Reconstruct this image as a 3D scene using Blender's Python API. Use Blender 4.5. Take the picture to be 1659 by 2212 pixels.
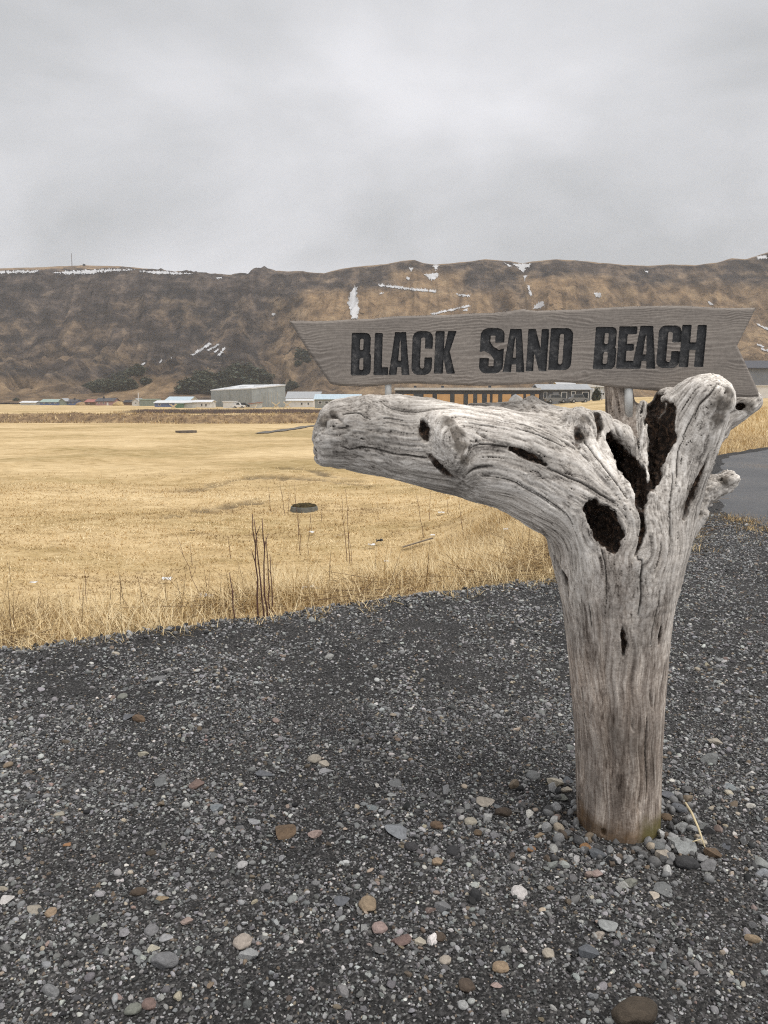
import bpy, bmesh, math, random
import numpy as np
from mathutils import Vector

for o in list(bpy.data.objects):
    bpy.data.objects.remove(o)
SC = bpy.context.scene
COL = SC.collection

# ------------------------------------------------------------------ camera, sky, sun, exposure
CAM_Z = 1.5
PITCH = math.radians(8.44)
cam_data = bpy.data.cameras.new('camera')
cam_data.sensor_fit = 'VERTICAL'
cam_data.sensor_height = 36.0
cam_data.lens = 27.0
cam_data.clip_start = 0.05
cam_data.clip_end = 6000
cam = bpy.data.objects.new('camera', cam_data)
cam.location = (0, 0, CAM_Z)
cam.rotation_euler = (math.pi / 2 - PITCH, 0, 0)
COL.objects.link(cam)
SC.camera = cam

SUN_EL, SUN_AZ = math.radians(66), math.radians(125)     # azimuth measured from +Y, clockwise
world = bpy.data.worlds.new('World')
SC.world = world
world.use_nodes = True
wn = world.node_tree
wn.nodes.clear()
def N(t, kind, **kw):
    n = t.nodes.new(kind)
    for k, v in kw.items():
        setattr(n, k, v)
    return n
def L(t, a, b):
    t.links.new(a, b)
w_out = N(wn, 'ShaderNodeOutputWorld')
w_sky = N(wn, 'ShaderNodeTexSky', sky_type='NISHITA', sun_disc=False,
          sun_elevation=SUN_EL, sun_rotation=SUN_AZ)
w_bs = N(wn, 'ShaderNodeBackground'); w_bs.inputs['Strength'].default_value = 0.08
L(wn, w_sky.outputs[0], w_bs.inputs[0])
w_tc = N(wn, 'ShaderNodeTexCoord')
w_sep = N(wn, 'ShaderNodeSeparateXYZ'); L(wn, w_tc.outputs['Generated'], w_sep.inputs[0])
w_mx = N(wn, 'ShaderNodeMath', operation='MAXIMUM'); w_mx.inputs[1].default_value = 0.0
L(wn, w_sep.outputs[2], w_mx.inputs[0])
w_ad = N(wn, 'ShaderNodeMath', operation='ADD'); w_ad.inputs[1].default_value = 0.42
L(wn, w_mx.outputs[0], w_ad.inputs[0])
w_dv = N(wn, 'ShaderNodeVectorMath', operation='DIVIDE')
w_cb = N(wn, 'ShaderNodeCombineXYZ')
for i in range(3): L(wn, w_ad.outputs[0], w_cb.inputs[i])
L(wn, w_tc.outputs['Generated'], w_dv.inputs[0]); L(wn, w_cb.outputs[0], w_dv.inputs[1])
w_n1 = N(wn, 'ShaderNodeTexNoise'); w_n1.inputs['Scale'].default_value = 1.9
w_n1.inputs['Detail'].default_value = 5; w_n1.inputs['Roughness'].default_value = 0.5
w_n1.inputs['Distortion'].default_value = 0.25
w_mp = N(wn, 'ShaderNodeMapping'); w_mp.inputs['Location'].default_value = (3.1, 1.2, 0.0)
L(wn, w_dv.outputs[0], w_mp.inputs[0]); L(wn, w_mp.outputs[0], w_n1.inputs['Vector'])
w_rp = N(wn, 'ShaderNodeValToRGB')
w_rp.color_ramp.elements[0].position = 0.34; w_rp.color_ramp.elements[0].color = (0.37, 0.378, 0.388, 1)
w_rp.color_ramp.elements[1].position = 0.70; w_rp.color_ramp.elements[1].color = (0.60, 0.60, 0.622, 1)
L(wn, w_n1.outputs[0], w_rp.inputs[0])
w_bc = N(wn, 'ShaderNodeBackground'); w_bc.inputs['Strength'].default_value = 0.79
L(wn, w_rp.outputs[0], w_bc.inputs[0])
w_mix = N(wn, 'ShaderNodeMixShader'); w_mix.inputs[0].default_value = 0.97
L(wn, w_bs.outputs[0], w_mix.inputs[1]); L(wn, w_bc.outputs[0], w_mix.inputs[2])
L(wn, w_mix.outputs[0], w_out.inputs[0])

sun_data = bpy.data.lights.new('sun', 'SUN')
sun_data.energy = 1.5
sun_data.angle = math.radians(50)
sun_data.color = (1.0, 0.97, 0.93)
sun = bpy.data.objects.new('sun', sun_data)
_d = Vector((math.sin(SUN_AZ) * math.cos(SUN_EL), math.cos(SUN_AZ) * math.cos(SUN_EL), math.sin(SUN_EL)))
sun.rotation_euler = _d.to_track_quat('Z', 'Y').to_euler()
sun.location = (0, 0, 30)
COL.objects.link(sun)

SC.view_settings.view_transform = 'Standard'
SC.view_settings.look = 'None'
SC.view_settings.exposure = 0.85
SC.view_settings.gamma = 1
SC.view_settings.use_curve_mapping = False
SC.render.engine = 'CYCLES'
SC.cycles.max_bounces = 5
SC.cycles.diffuse_bounces = 3
SC.cycles.glossy_bounces = 2
SC.cycles.transparent_max_bounces = 4
SC.cycles.use_denoising = False
SC.cycles.denoiser = 'OPENIMAGEDENOISE'
SC.cycles.denoising_input_passes = 'RGB_ALBEDO_NORMAL'
SC.cycles.denoising_prefilter = 'ACCURATE'
SC.cycles.volume_bounces = 1
SC.cycles.filter_width = 1.15

# ------------------------------------------------------------------ helpers
rng = np.random.default_rng(11)
random.seed(5)
ct, st = math.cos(PITCH), math.sin(PITCH)
FV = 1659.0
def ray(x, y):
    cx = (x - 829.5) / FV; cy = (1106 - y) / FV
    return np.array([cx, ct + cy * st, -st + cy * ct])
def at(x, y, Y):
    d = ray(x, y); t = Y / d[1]
    return np.array([0, 0, CAM_Z]) + d * t
def ground(x, y, z=0.0):
    d = ray(x, y); t = (z - CAM_Z) / d[2]
    return np.array([0, 0, CAM_Z]) + d * t
def project(P):
    P = np.asarray(P, float)
    q = P - np.array([0, 0, CAM_Z])
    dep = q[..., 1] * ct - q[..., 2] * st
    up = q[..., 1] * st + q[..., 2] * ct
    return 829.5 + FV * q[..., 0] / dep, 1106 - FV * up / dep, dep
def ss(a, b, x):
    t = np.clip((np.asarray(x, float) - a) / (b - a), 0, 1)
    return t * t * (3 - 2 * t)

_perm = np.random.default_rng(3).permutation(256).astype(np.int32)
_perm = np.concatenate([_perm, _perm, _perm])
_g3 = np.random.default_rng(4).normal(size=(256, 3)); _g3 /= np.linalg.norm(_g3, axis=1)[:, None]
def perlin(p):
    p = np.asarray(p, float)
    i = np.floor(p).astype(np.int64); f = p - i; i &= 255
    u = f * f * f * (f * (f * 6 - 15) + 10)
    out = 0
    for dx in (0, 1):
        wx = u[..., 0] if dx else 1 - u[..., 0]
        for dy in (0, 1):
            wy = u[..., 1] if dy else 1 - u[..., 1]
            for dz in (0, 1):
                wz = u[..., 2] if dz else 1 - u[..., 2]
                h = _perm[_perm[_perm[(i[..., 0] + dx) & 255] + ((i[..., 1] + dy) & 255)] + ((i[..., 2] + dz) & 255)]
                g = _g3[h]
                out = out + wx * wy * wz * (g[..., 0] * (f[..., 0] - dx) + g[..., 1] * (f[..., 1] - dy) + g[..., 2] * (f[..., 2] - dz))
    return out * 1.6
def fbm(p, oct=4, gain=0.5):
    p = np.asarray(p, float); a = 1.0; s = 0; tot = 0
    for k in range(oct):
        s = s + a * perlin(p * (2 ** k) + 17.3 * k); tot += a; a *= gain
    return s / tot
def fbm2(x, y, scale, oct=4, gain=0.5, seed=0.0):
    x = np.asarray(x, float)
    return fbm(np.stack([x * scale, np.asarray(y, float) * scale, np.full_like(x, seed)], -1), oct, gain)

def raw_mesh(name, V, F, smooth=True, attrs=None, normals=None):
    """V (n,3); F (m,3) or (m,4) int array, or list of such arrays"""
    Fs = F if isinstance(F, list) else [F]
    Fs = [f for f in Fs if len(f)]
    me = bpy.data.meshes.new(name)
    me.vertices.add(len(V)); me.vertices.foreach_set('co', np.asarray(V, np.float32).ravel())
    nl = sum(f.size for f in Fs); npoly = sum(len(f) for f in Fs)
    me.loops.add(nl); me.polygons.add(npoly)
    me.loops.foreach_set('vertex_index', np.concatenate([f.ravel() for f in Fs]).astype(np.int32))
    tot = np.concatenate([np.full(len(f), f.shape[1]) for f in Fs]).astype(np.int32)
    st_ = np.concatenate([[0], np.cumsum(tot)[:-1]]).astype(np.int32)
    me.polygons.foreach_set('loop_start', st_)
    me.polygons.foreach_set('use_smooth', np.full(npoly, smooth, bool))
    for k, a in (attrs or {}).items():
        a = np.asarray(a, np.float32)
        if a.ndim == 1:
            at_ = me.attributes.new(k, 'FLOAT', 'POINT'); at_.data.foreach_set('value', a)
        else:
            at_ = me.attributes.new(k, 'FLOAT_VECTOR', 'POINT'); at_.data.foreach_set('vector', a.ravel())
    me.update(calc_edges=True)
    me.validate()
    if normals is not None:
        me.normals_split_custom_set_from_vertices([tuple(n) for n in normals])
    return me
def link(name, me, mat=None, parent=None, loc=None):
    o = bpy.data.objects.new(name, me)
    COL.objects.link(o)
    if mat is not None and me is not None and len(me.materials) == 0:
        me.materials.append(mat)
    if parent is not None:
        o.parent = parent
    if loc is not None:
        o.location = loc
    return o
def tag(o, label=None, cat=None, group=None, kind=None):
    if label: o['label'] = label
    if cat: o['category'] = cat
    if group: o['group'] = group
    if kind: o['kind'] = kind
    return o
def empty(name, loc, label, cat, group=None):
    o = link(name, None, loc=loc); o.empty_display_size = 0.2
    return tag(o, label, cat, group)

class MB:
    """collects simple solids, builds one mesh"""
    def __init__(s): s.v = []; s.f = []
    def add(s, vs, fs):
        b = len(s.v); s.v += [tuple(map(float, v)) for v in vs]; s.f += [tuple(i + b for i in f) for f in fs]; return s
    def box(s, x0, x1, y0, y1, z0, z1):
        return s.add([(x0,y0,z0),(x1,y0,z0),(x1,y1,z0),(x0,y1,z0),(x0,y0,z1),(x1,y0,z1),(x1,y1,z1),(x0,y1,z1)],
                     [(0,3,2,1),(4,5,6,7),(0,1,5,4),(1,2,6,5),(2,3,7,6),(3,0,4,7)])
    def bar(s, a, b, w, h=None):
        a = np.array(a, float); b = np.array(b, float); h = h or w
        d = b - a; d /= np.linalg.norm(d)
        up = np.array([0, 0, 1.0]) if abs(d[2]) < 0.95 else np.array([0, 1.0, 0])
        r = np.cross(d, up); r /= np.linalg.norm(r); u = np.cross(r, d)
        q = [(-1,-1),(1,-1),(1,1),(-1,1)]
        vs = [p + r*w/2*i + u*h/2*j for p in (a, b) for i, j in q]
        return s.add(vs, [(0,1,2,3),(7,6,5,4),(0,4,5,1),(1,5,6,2),(2,6,7,3),(3,7,4,0)])
    def tube(s, pts, rad, n=8, cap=True):
        pts = [np.array(p, float) for p in pts]; b = len(s.v); m = len(pts)
        rad = rad if hasattr(rad, '__len__') else [rad] * m
        vs = []
        for i, p in enumerate(pts):
            d = pts[min(i+1, m-1)] - pts[max(i-1, 0)]; d /= np.linalg.norm(d) + 1e-12
            up = np.array([0, 1.0, 0]) if abs(d[2]) > 0.7 else np.array([0, 0, 1.0])
            r = np.cross(d, up); r /= np.linalg.norm(r); u = np.cross(r, d)
            for k in range(n):
                a = 2*math.pi*k/n; vs.append(p + rad[i]*(r*math.cos(a) + u*math.sin(a)))
        fs = [(i*n+k, i*n+(k+1)%n, (i+1)*n+(k+1)%n, (i+1)*n+k) for i in range(m-1) for k in range(n)]
        if cap: fs += [tuple(range(n))[::-1], tuple((m-1)*n+k for k in range(n))]
        return s.add(vs, fs)
    def prism(s, poly, y0, y1):
        """poly of (x,z), extruded along y"""
        n = len(poly)
        vs = [(x, y0, z) for x, z in poly] + [(x, y1, z) for x, z in poly]
        fs = [tuple(range(n)), tuple(range(n, 2*n))[::-1]] + [(i, i+n, (i+1) % n + n, (i+1) % n) for i in range(n)]
        return s.add(vs, fs)
    def mesh(s, name, smooth=False):
        me = bpy.data.meshes.new(name); me.from_pydata(s.v, [], s.f)
        bm = bmesh.new(); bm.from_mesh(me); bmesh.ops.recalc_face_normals(bm, faces=bm.faces); bm.to_mesh(me); bm.free()
        if smooth:
            me.polygons.foreach_set('use_smooth', np.ones(len(me.polygons), bool))
        me.update(); return me
    def build(s, name, mat, parent=None, smooth=False, loc=None):
        return link(name, s.mesh(name, smooth), mat, parent, loc)

# ------------------------------------------------------------------ materials
MATS = {}
class Mt:
    def __init__(s, name, rough=0.8, spec=0.3):
        s.m = bpy.data.materials.new(name); s.m.use_nodes = True; s.t = s.m.node_tree
        s.b = s.t.nodes['Principled BSDF']
        s.b.inputs['Roughness'].default_value = rough
        s.b.inputs['Specular IOR Level'].default_value = spec
        MATS[name] = s.m
    def n(s, k, **kw): return N(s.t, k, **kw)
    def l(s, a, b): L(s.t, a, b)
    def col(s, c): s.b.inputs['Base Color'].default_value = (*c, 1)
    def noise(s, scale, detail=4, rough=0.55, coord='Object', stretch=None, dist=0.0):
        tc = s.n('ShaderNodeTexCoord'); out = tc.outputs[coord]
        if stretch:
            mp = s.n('ShaderNodeMapping'); mp.inputs['Scale'].default_value = stretch; s.l(out, mp.inputs[0]); out = mp.outputs[0]
        nz = s.n('ShaderNodeTexNoise'); nz.inputs['Scale'].default_value = scale
        nz.inputs['Detail'].default_value = detail; nz.inputs['Roughness'].default_value = rough; nz.inputs['Distortion'].default_value = dist
        s.l(out, nz.inputs['Vector']); return nz.outputs[0]
    def ramp(s, fac, stops, interp='LINEAR'):
        r = s.n('ShaderNodeValToRGB'); r.color_ramp.interpolation = interp; e = r.color_ramp.elements
        while len(e) < len(stops): e.new(0.5)
        for i, (p, c) in enumerate(stops):
            e[i].position = p; e[i].color = (*c, 1) if len(c) == 3 else c
        s.l(fac, r.inputs[0]); return r.outputs[0]
    def attr(s, name, kind='GEOMETRY', out='Fac'):
        a = s.n('ShaderNodeAttribute', attribute_name=name, attribute_type=kind); return a.outputs[out]
    def mix(s, fac, a, b, mode='MIX'):
        m = s.n('ShaderNodeMix', data_type='RGBA', blend_type=mode)
        for v, i in ((fac, 0), (a, 6), (b, 7)):
            if isinstance(v, (int, float)): m.inputs[i].default_value = v
            elif isinstance(v, tuple): m.inputs[i].default_value = (*v, 1)
            else: s.l(v, m.inputs[i])
        return m.outputs[2]
    def math(s, op, a, b=0.5, clamp=False):
        m = s.n('ShaderNodeMath', operation=op, use_clamp=clamp)
        for v, i in ((a, 0), (b, 1)):
            if isinstance(v, (int, float)): m.inputs[i].default_value = v
            else: s.l(v, m.inputs[i])
        return m.outputs[0]
    def base(s, c): s.l(c, s.b.inputs['Base Color']); return s
    def bump(s, h, strength=0.5, dist=0.01):
        b = s.n('ShaderNodeBump'); b.inputs['Strength'].default_value = strength; b.inputs['Distance'].default_value = dist
        s.l(h, b.inputs['Height']); s.l(b.outputs[0], s.b.inputs['Normal']); return s

def simple(name, c, rough=0.8, var=0.25, scale=2.0, spec=0.3, stretch=None, metal=0.0):
    """plain procedural material: base colour with mottled wear"""
    m = Mt(name, rough, spec)
    nz = m.noise(scale, 5, 0.6, stretch=stretch)
    lo = tuple(x * (1 - var) for x in c); hi = tuple(min(1, x * (1 + var)) for x in c)
    m.base(m.ramp(nz, [(0.3, lo), (0.7, hi)]))
    m.b.inputs['Metallic'].default_value = metal
    return m.m
# ------------------------------------------------------------------ terrain shape
EDGE = np.array([(-30,-8.6),(-2.35,4.40),(-0.74,5.19),(1.4,6.3),(2.9,7.5),(3.75,9.0),(4.1,10.2),(5.2,13.0),(8.2,19.6),(11.8,23.7),(20,28),(60,44)], float)
def edge_dist(X, Y):
    X = np.asarray(X, float); Y = np.asarray(Y, float)
    best = np.full(X.shape, 1e9); sgn = np.ones(X.shape)
    for a, b in zip(EDGE[:-1], EDGE[1:]):
        d = b - a; l2 = d @ d
        t = np.clip(((X - a[0]) * d[0] + (Y - a[1]) * d[1]) / l2, 0, 1)
        dx = X - a[0] - t * d[0]; dy = Y - a[1] - t * d[1]
        r = np.hypot(dx, dy); c = d[0] * dy - d[1] * dx
        m = r < best - 1e-9
        best = np.where(m, r, best); sgn = np.where(m, np.sign(c), sgn)
    return best * sgn
def level(X, Y):
    az = X / np.maximum(Y, 3.0)
    tr = np.interp(Y, [0, 22, 35, 150, 400], [0, 0, 0.75, 1.9, 2.4])
    m = ss(0.02, 0.40, az)
    return -1.5 * (1 - m) + tr * m
def H(X, Y):
    """height of the open ground (field side); the lot and the road lie at 0"""
    X = np.asarray(X, float); Y = np.asarray(Y, float)
    d = edge_dist(X, Y)
    T = level(X, Y)
    k = ss(0.0, 5.5, d)
    hum = fbm2(X * .7, Y, 0.20, 3, 0.5, 2.2) * 0.42 + fbm2(X, Y * 1.5, 1.3, 3, 0.55, 9.1) * 0.05
    far = ss(25, 80, Y)
    z = -0.05 * ss(-0.3, 0.1, d) + T * k + hum * ss(0.3, 3, d) * (1 - 0.6 * far)
    # low earth bank across the field and the strip of dug soil behind it
    az = X / np.maximum(Y, 3.0)
    bn = Y - (97 + 2.0 * np.sin(az * 9) + fbm2(X, Y, 0.08, 2, 0.5, 4.4) * 1.5)
    bank = ss(-1.0, 1.0, bn) * (1 - ss(2.5, 8.0, bn)) * (1.0 + 0.35 * fbm2(X, Y, 0.6, 3, 0.6, 6.6))
    z = z + bank * (1 - ss(-0.06, 0.02, az))
    soil = ss(-1.5, 1.5, Y - 158) * (1 - ss(4, 12, Y - 158)) * 0.7 * ss(-0.36, -0.31, az) * (1 - ss(-0.06, 0.0, az))
    z = z + soil
    return np.where(d < -0.3, -0.09, z)
def Hs(x, y):
    return float(H(np.array([x]), np.array([y]))[0])
def drop(x, y, tmax=700.0):
    """where the line through view point (x, y) meets the open ground"""
    d = ray(x, y); d = d / d[1]
    ts = np.concatenate([np.linspace(1.5, 30, 1200), np.linspace(30, 120, 800)[1:], np.linspace(120, tmax, 1500)[1:]])
    X = d[0] * ts; Z = CAM_Z + d[2] * ts; hh = H(X, ts)
    ed = edge_dist(X, ts); hh = np.where(ed < -0.02, 0.0, hh)
    below = np.nonzero(Z < hh)[0]
    i = below[0] if len(below) else len(ts) - 1
    return np.array([X[i], ts[i], hh[i]])

def polar_grid(rs, txs):
    R, T = np.meshgrid(rs, txs, indexing='ij')
    X = R * T; Y = R.copy()
    n, m = R.shape
    idx = np.arange(n * m).reshape(n, m)
    F = np.stack([idx[:-1, :-1], idx[:-1, 1:], idx[1:, 1:], idx[1:, :-1]], -1).reshape(-1, 4)
    return X.ravel(), Y.ravel(), F
def compact(V, F, attrs):
    used = np.unique(F); mp = np.full(len(V), -1); mp[used] = np.arange(len(used))
    return V[used], mp[F], {k: a[used] for k, a in attrs.items()}

# field -------------------------------------------------------------
rs = np.concatenate([np.linspace(0.6, 14, 150), np.geomspace(14, 90, 190)[1:], np.linspace(90, 110, 60)[1:],
                     np.linspace(110, 190, 70)[1:], np.linspace(190, 480, 40)[1:]])
txs = np.concatenate([np.linspace(-1.6, -0.72, 16)[:-1], np.linspace(-0.72, 0.72, 330), np.linspace(0.72, 1.6, 16)[1:]])
gx, gy, gF = polar_grid(rs, txs)
gz = H(gx, gy)
az = gx / np.maximum(gy, 3)
ed = edge_dist(gx, gy)
bankm = ss(-2.5, -0.6, gy - 97 - 2*np.sin(az*9)) * (1 - ss(1.2, 3.2, gy - 97 - 2*np.sin(az*9))) * (1 - ss(-0.06, 0.02, az))
soilm = ss(-6, -2, gy - 157 - 3*fbm2(gx, gy, 0.03, 2)) * (1 - ss(2, 9, gy - 157 - 3*fbm2(gx, gy, 0.05, 2))) * ss(-0.36, -0.31, az) * (1 - ss(-0.07, -0.02, az))
frng = (1 - ss(2.0, 5.5, ed + 1.5 * fbm2(gx, gy, 0.5, 3, 0.5, 3.3))) * ss(-1, 0, ed)
ruts = np.zeros_like(gx)
for (xa, ya), (xb, yb) in (((372,1116),(470,1098)),((440,1102),(570,1080)),((398,1062),(470,1046)),((600,1010),(760,1040)),((690,1035),(800,1048)),((520,1033),(640,1030))):
    A = drop(xa, ya); B = drop(xb, yb); d = B[:2] - A[:2]
    t = np.clip(((gx - A[0])*d[0] + (gy - A[1])*d[1]) / (d @ d), 0, 1)
    r = np.hypot(gx - A[0] - t*d[0], gy - A[1] - t*d[1])
    ruts = np.maximum(ruts, (1 - ss(0.12, 0.75, r + 0.2 + 0.9 * fbm2(gx, gy, 1.4, 3, 0.6, 8.0))))
gz = gz - 0.10 * ruts
m = Mt('dry_turf', 0.9, 0.15)
n1 = m.noise(0.16, 6, 0.62, stretch=(0.55, 1.0, 1.0))
n2 = m.noise(2.2, 6, 0.7, stretch=(0.6, 1.2, 1.0))
n3 = m.noise(38.0, 3, 0.7)
c1 = m.ramp(n1, [(0.37, (0.31, 0.225, 0.085)), (0.49, (0.555, 0.40, 0.20)), (0.62, (0.77, 0.585, 0.33))])
c2 = m.ramp(n2, [(0.34, (0.26, 0.18, 0.075)), (0.47, (0.555, 0.405, 0.21)), (0.62, (0.80, 0.62, 0.365))])
c = m.mix(0.45, c1, c2)
c3 = m.ramp(n3, [(0.3, (0.45, 0.45, 0.45)), (0.62, (1.15, 1.15, 1.15))])
c = m.mix(0.6, c, c3, 'MULTIPLY')
cb = m.ramp(m.noise(1.1, 6, 0.75), [(0.32, (0.10, 0.07, 0.05)), (0.5, (0.24, 0.165, 0.10)), (0.68, (0.44, 0.31, 0.17))])
c = m.mix(m.attr('bank'), c, cb)
c = m.mix(m.attr('soil'), c, m.ramp(m.noise(0.5, 5, 0.7), [(0.3, (0.045, 0.035, 0.03)), (0.7, (0.11, 0.07, 0.055))]))
c = m.mix(m.attr('rut'), c, (0.085, 0.065, 0.045))
cf = m.ramp(m.noise(7.0, 5, 0.7), [(0.3, (0.20, 0.13, 0.07)), (0.7, (0.50, 0.36, 0.18))])
c = m.mix(m.attr('fringe'), c, cf)
m.base(c); m.bump(n2, 0.8, 0.12)
field = link('field', raw_mesh('field', np.stack([gx, gy, gz], -1), gF, True, dict(bank=bankm, soil=soilm, rut=ruts * 0.7, fringe=frng)), m.m)
tag(field, kind='structure')

# gravel lot --------------------------------------------------------
ROAD = [(4.25,9.9),(4.35,9.1),(4.6,8.5),(5.6,7.7),(8,6.6),(14,5.0),(30,2),(45,12),(30,30.5),(20,27.2),(14.5,25),(11.6,23.3),(8.7,20.0),(6.8,16.2),(5.0,12.2)]
def in_poly(X, Y, poly):
    X = np.asarray(X); Y = np.asarray(Y); c = np.zeros(X.shape, bool); n = len(poly)
    for i in range(n):
        x0, y0 = poly[i]; x1, y1 = poly[(i+1) % n]
        if y0 == y1: continue
        hit = ((y0 > Y) != (y1 > Y)) & (X < (x1 - x0) * (Y - y0) / (y1 - y0) + x0)
        c ^= hit
    return c
def poly_sdf(X, Y, poly):
    best = np.full(np.shape(X), 1e9); n = len(poly)
    for i in range(n):
        x0, y0 = poly[i]; x1, y1 = poly[(i+1) % n]; dx, dy = x1-x0, y1-y0
        t = np.clip(((X-x0)*dx + (Y-y0)*dy) / (dx*dx + dy*dy + 1e-18), 0, 1)
        best = np.minimum(best, np.hypot(X-x0-t*dx, Y-y0-t*dy))
    return np.where(in_poly(X, Y, poly), -best, best)
def gravel_z(X, Y):
    d = edge_dist(X, Y)
    return fbm2(X, Y, 0.9, 3, 0.5, 1.7) * 0.018 + 0.03 * ss(-0.7, -0.15, d) * (1 + fbm2(X, Y, 3, 2)) - 0.10 * ss(-0.1, 0.22, d)
rs = np.concatenate([np.geomspace(0.7, 10, 420), np.geomspace(10, 40, 60)[1:]])
txs = np.concatenate([np.linspace(-1.5, -0.62, 30)[:-1], np.linspace(-0.62, 0.62, 420), np.linspace(0.62, 2.0, 40)[1:]])
lx, ly, lF = polar_grid(rs, txs)
ld = edge_dist(lx, ly) + fbm2(lx, ly, 2.5, 3, 0.6, 5.0) * 0.16
lz = gravel_z(lx, ly) + fbm2(lx, ly, 30, 2, 0.6, 3.0) * 0.006
keep = (ld[lF] < 0.16).all(1)
V, F, A = compact(np.stack([lx, ly, lz], -1), lF[keep], {})
m = Mt('black_gravel_ground', 0.85, 0.25)
vo = m.n('ShaderNodeTexVoronoi'); vo.inputs['Scale'].default_value = 150
tc = m.n('ShaderNodeTexCoord'); m.l(tc.outputs['Object'], vo.inputs['Vector'])
g1 = m.ramp(vo.outputs['Color'], [(0.0, (0.012, 0.012, 0.012)), (0.5, (0.034, 0.033, 0.032)), (0.8, (0.08, 0.078, 0.076)), (1.0, (0.22, 0.21, 0.20))])
g2 = m.ramp(m.noise(1.3, 5, 0.6), [(0.3, (0.65, 0.65, 0.66)), (0.7, (1.25, 1.22, 1.2))])
m.base(m.mix(1.0, g1, g2, 'MULTIPLY'))
m.bump(m.math('MULTIPLY', vo.outputs['Distance'], -1.0), 0.9, 0.006)
lot = tag(link('gravel_lot', raw_mesh('gravel_lot', V, F), m.m), kind='structure')

# road --------------------------------------------------------------
gxr, gyr = np.meshgrid(np.arange(3.5, 46, 0.16), np.arange(1.5, 31, 0.16), indexing='ij')
n_, m_ = gxr.shape; idx = np.arange(n_*m_).reshape(n_, m_)
F = np.stack([idx[:-1,:-1], idx[1:,:-1], idx[1:,1:], idx[:-1,1:]], -1).reshape(-1, 4)
X, Y = gxr.ravel().copy(), gyr.ravel().copy()
jr = lambda x, y: poly_sdf(x, y, ROAD) + 0.22 * fbm2(x, y, 1.1, 3, 0.6, 3.0)
sd = jr(X, Y); e = 0.01
gxx = (jr(X+e, Y) - sd)/e; gyy = (jr(X, Y+e) - sd)/e
near = np.abs(sd) < 0.115
X = np.where(near, X - sd*gxx, X); Y = np.where(near, Y - sd*gyy, Y); sd2 = np.where(near, 0, sd)
keep = (sd2[F].max(1) <= 1e-6)
V, F, A = compact(np.stack([X, Y, 0.026 + fbm2(X, Y, 0.25, 2) * 0.012 - 0.04 * ss(-0.35, 0, sd2)], -1), F[keep], {})
m = Mt('wet_asphalt', 0.5, 0.5)
a1 = m.noise(0.5, 5, 0.6); a2 = m.noise(60, 3, 0.7)
m.base(m.mix(0.5, m.ramp(a1, [(0.3, (0.045, 0.046, 0.05)), (0.7, (0.085, 0.086, 0.092))]), m.ramp(a2, [(0.3, (0.03, 0.03, 0.03)), (0.7, (0.11, 0.11, 0.11))])))
m.l(m.ramp(a1, [(0.35, (0.22,)*3), (0.65, (0.62,)*3)]), m.b.inputs['Roughness'])
m.bump(a2, 0.35, 0.01)
tag(link('road', raw_mesh('road', V, F), m.m), kind='structure')

# narrow asphalt path across the field
pts = [drop(x, y) for x, y in ((565,937),(600,932),(640,926),(690,919),(740,914),(800,910))]
pc = np.array(pts); tt = np.linspace(0, len(pc)-1, 120)
cx = np.interp(tt, range(len(pc)), pc[:,0]); cy = np.interp(tt, range(len(pc)), pc[:,1])
dxy = np.stack([np.gradient(cx), np.gradient(cy)], -1); dxy /= np.linalg.norm(dxy, axis=1)[:, None]
nrm = np.stack([-dxy[:,1], dxy[:,0]], -1); P = []
for s_ in np.linspace(-.6, .6, 5):
    x_, y_ = cx + nrm[:,0]*s_, cy + nrm[:,1]*s_; P.append(np.stack([x_, y_, H(x_, y_) + 0.06], -1))
P = np.array(P); idx = np.arange(5*120).reshape(5, 120)
F = np.stack([idx[:-1,:-1], idx[:-1,1:], idx[1:,1:], idx[1:,:-1]], -1).reshape(-1, 4)[:, ::-1]
asph = simple('path_asphalt', (0.15, 0.135, 0.115), 0.8, 0.3, 3)
tag(link('footpath', raw_mesh('footpath', P.reshape(-1, 3), F), asph), kind='structure')

# hills ---------------------------------------------------------------
ridge = np.array([(-400,590),(-200,584),(0,580),(100,577),(180,573),(260,575),(340,583),(430,591),(542,594.5),(553,588),(600,585),(640,587),(700,590),(740,580),(790,574),(830,571),
 (870,563),(895,561),(914,568),(940,572),(1000,566),(1050,560),(1100,564),(1126,569),(1150,565),(1200,560),(1250,563),(1300,568),(1350,572),(1400,574),(1450,571),(1500,573),(1550,567),
 (1580,558),(1610,560),(1659,545),(1760,530),(1990,520)], float)
hx = np.linspace(-330, 1980, 900)                      # columns, spread evenly over the view and past it
def slope_of(y):
    cy_ = (1106 - np.asarray(y, float)) / FV
    return (-st + cy_ * ct) / (ct + cy_ * st), 1.0 / (ct + cy_ * st)
ys = np.interp(hx, ridge[:,0], ridge[:,1]) + fbm2(hx, hx*0, 0.03, 4, 0.6, 2.0) * 1.6
lft = 1 - ss(535, 556, hx)
ye = ys + 5 + lft * np.interp(hx, [-400, 0, 180, 340, 450, 540], [14, 17, 22, 13, 7, 2]) + fbm2(hx, hx*0, 0.03, 3, 0.6, 7.0) * 4
rightm = ss(560, 720, hx)
ym = 806 - rightm * 38 + fbm2(hx, hx*0, 0.012, 3, 0.5, 3.0) * 20
Yk = np.array([380, 415, 470, 560, 655, 860, 1150.0])
rows = np.concatenate([np.linspace(380, 560, 78)[:-1], np.linspace(560, 655, 150)[:-1], np.linspace(655, 860, 60)[:-1], np.linspace(860, 1150, 12)])
cols_y = np.stack([np.full_like(hx, 871), np.full_like(hx, 855), 0.5*(846 + ym) + 6, ym, ye, ys, ys + 30])      # view rows at each depth
hyv = np.empty((len(rows), len(hx)))
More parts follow.
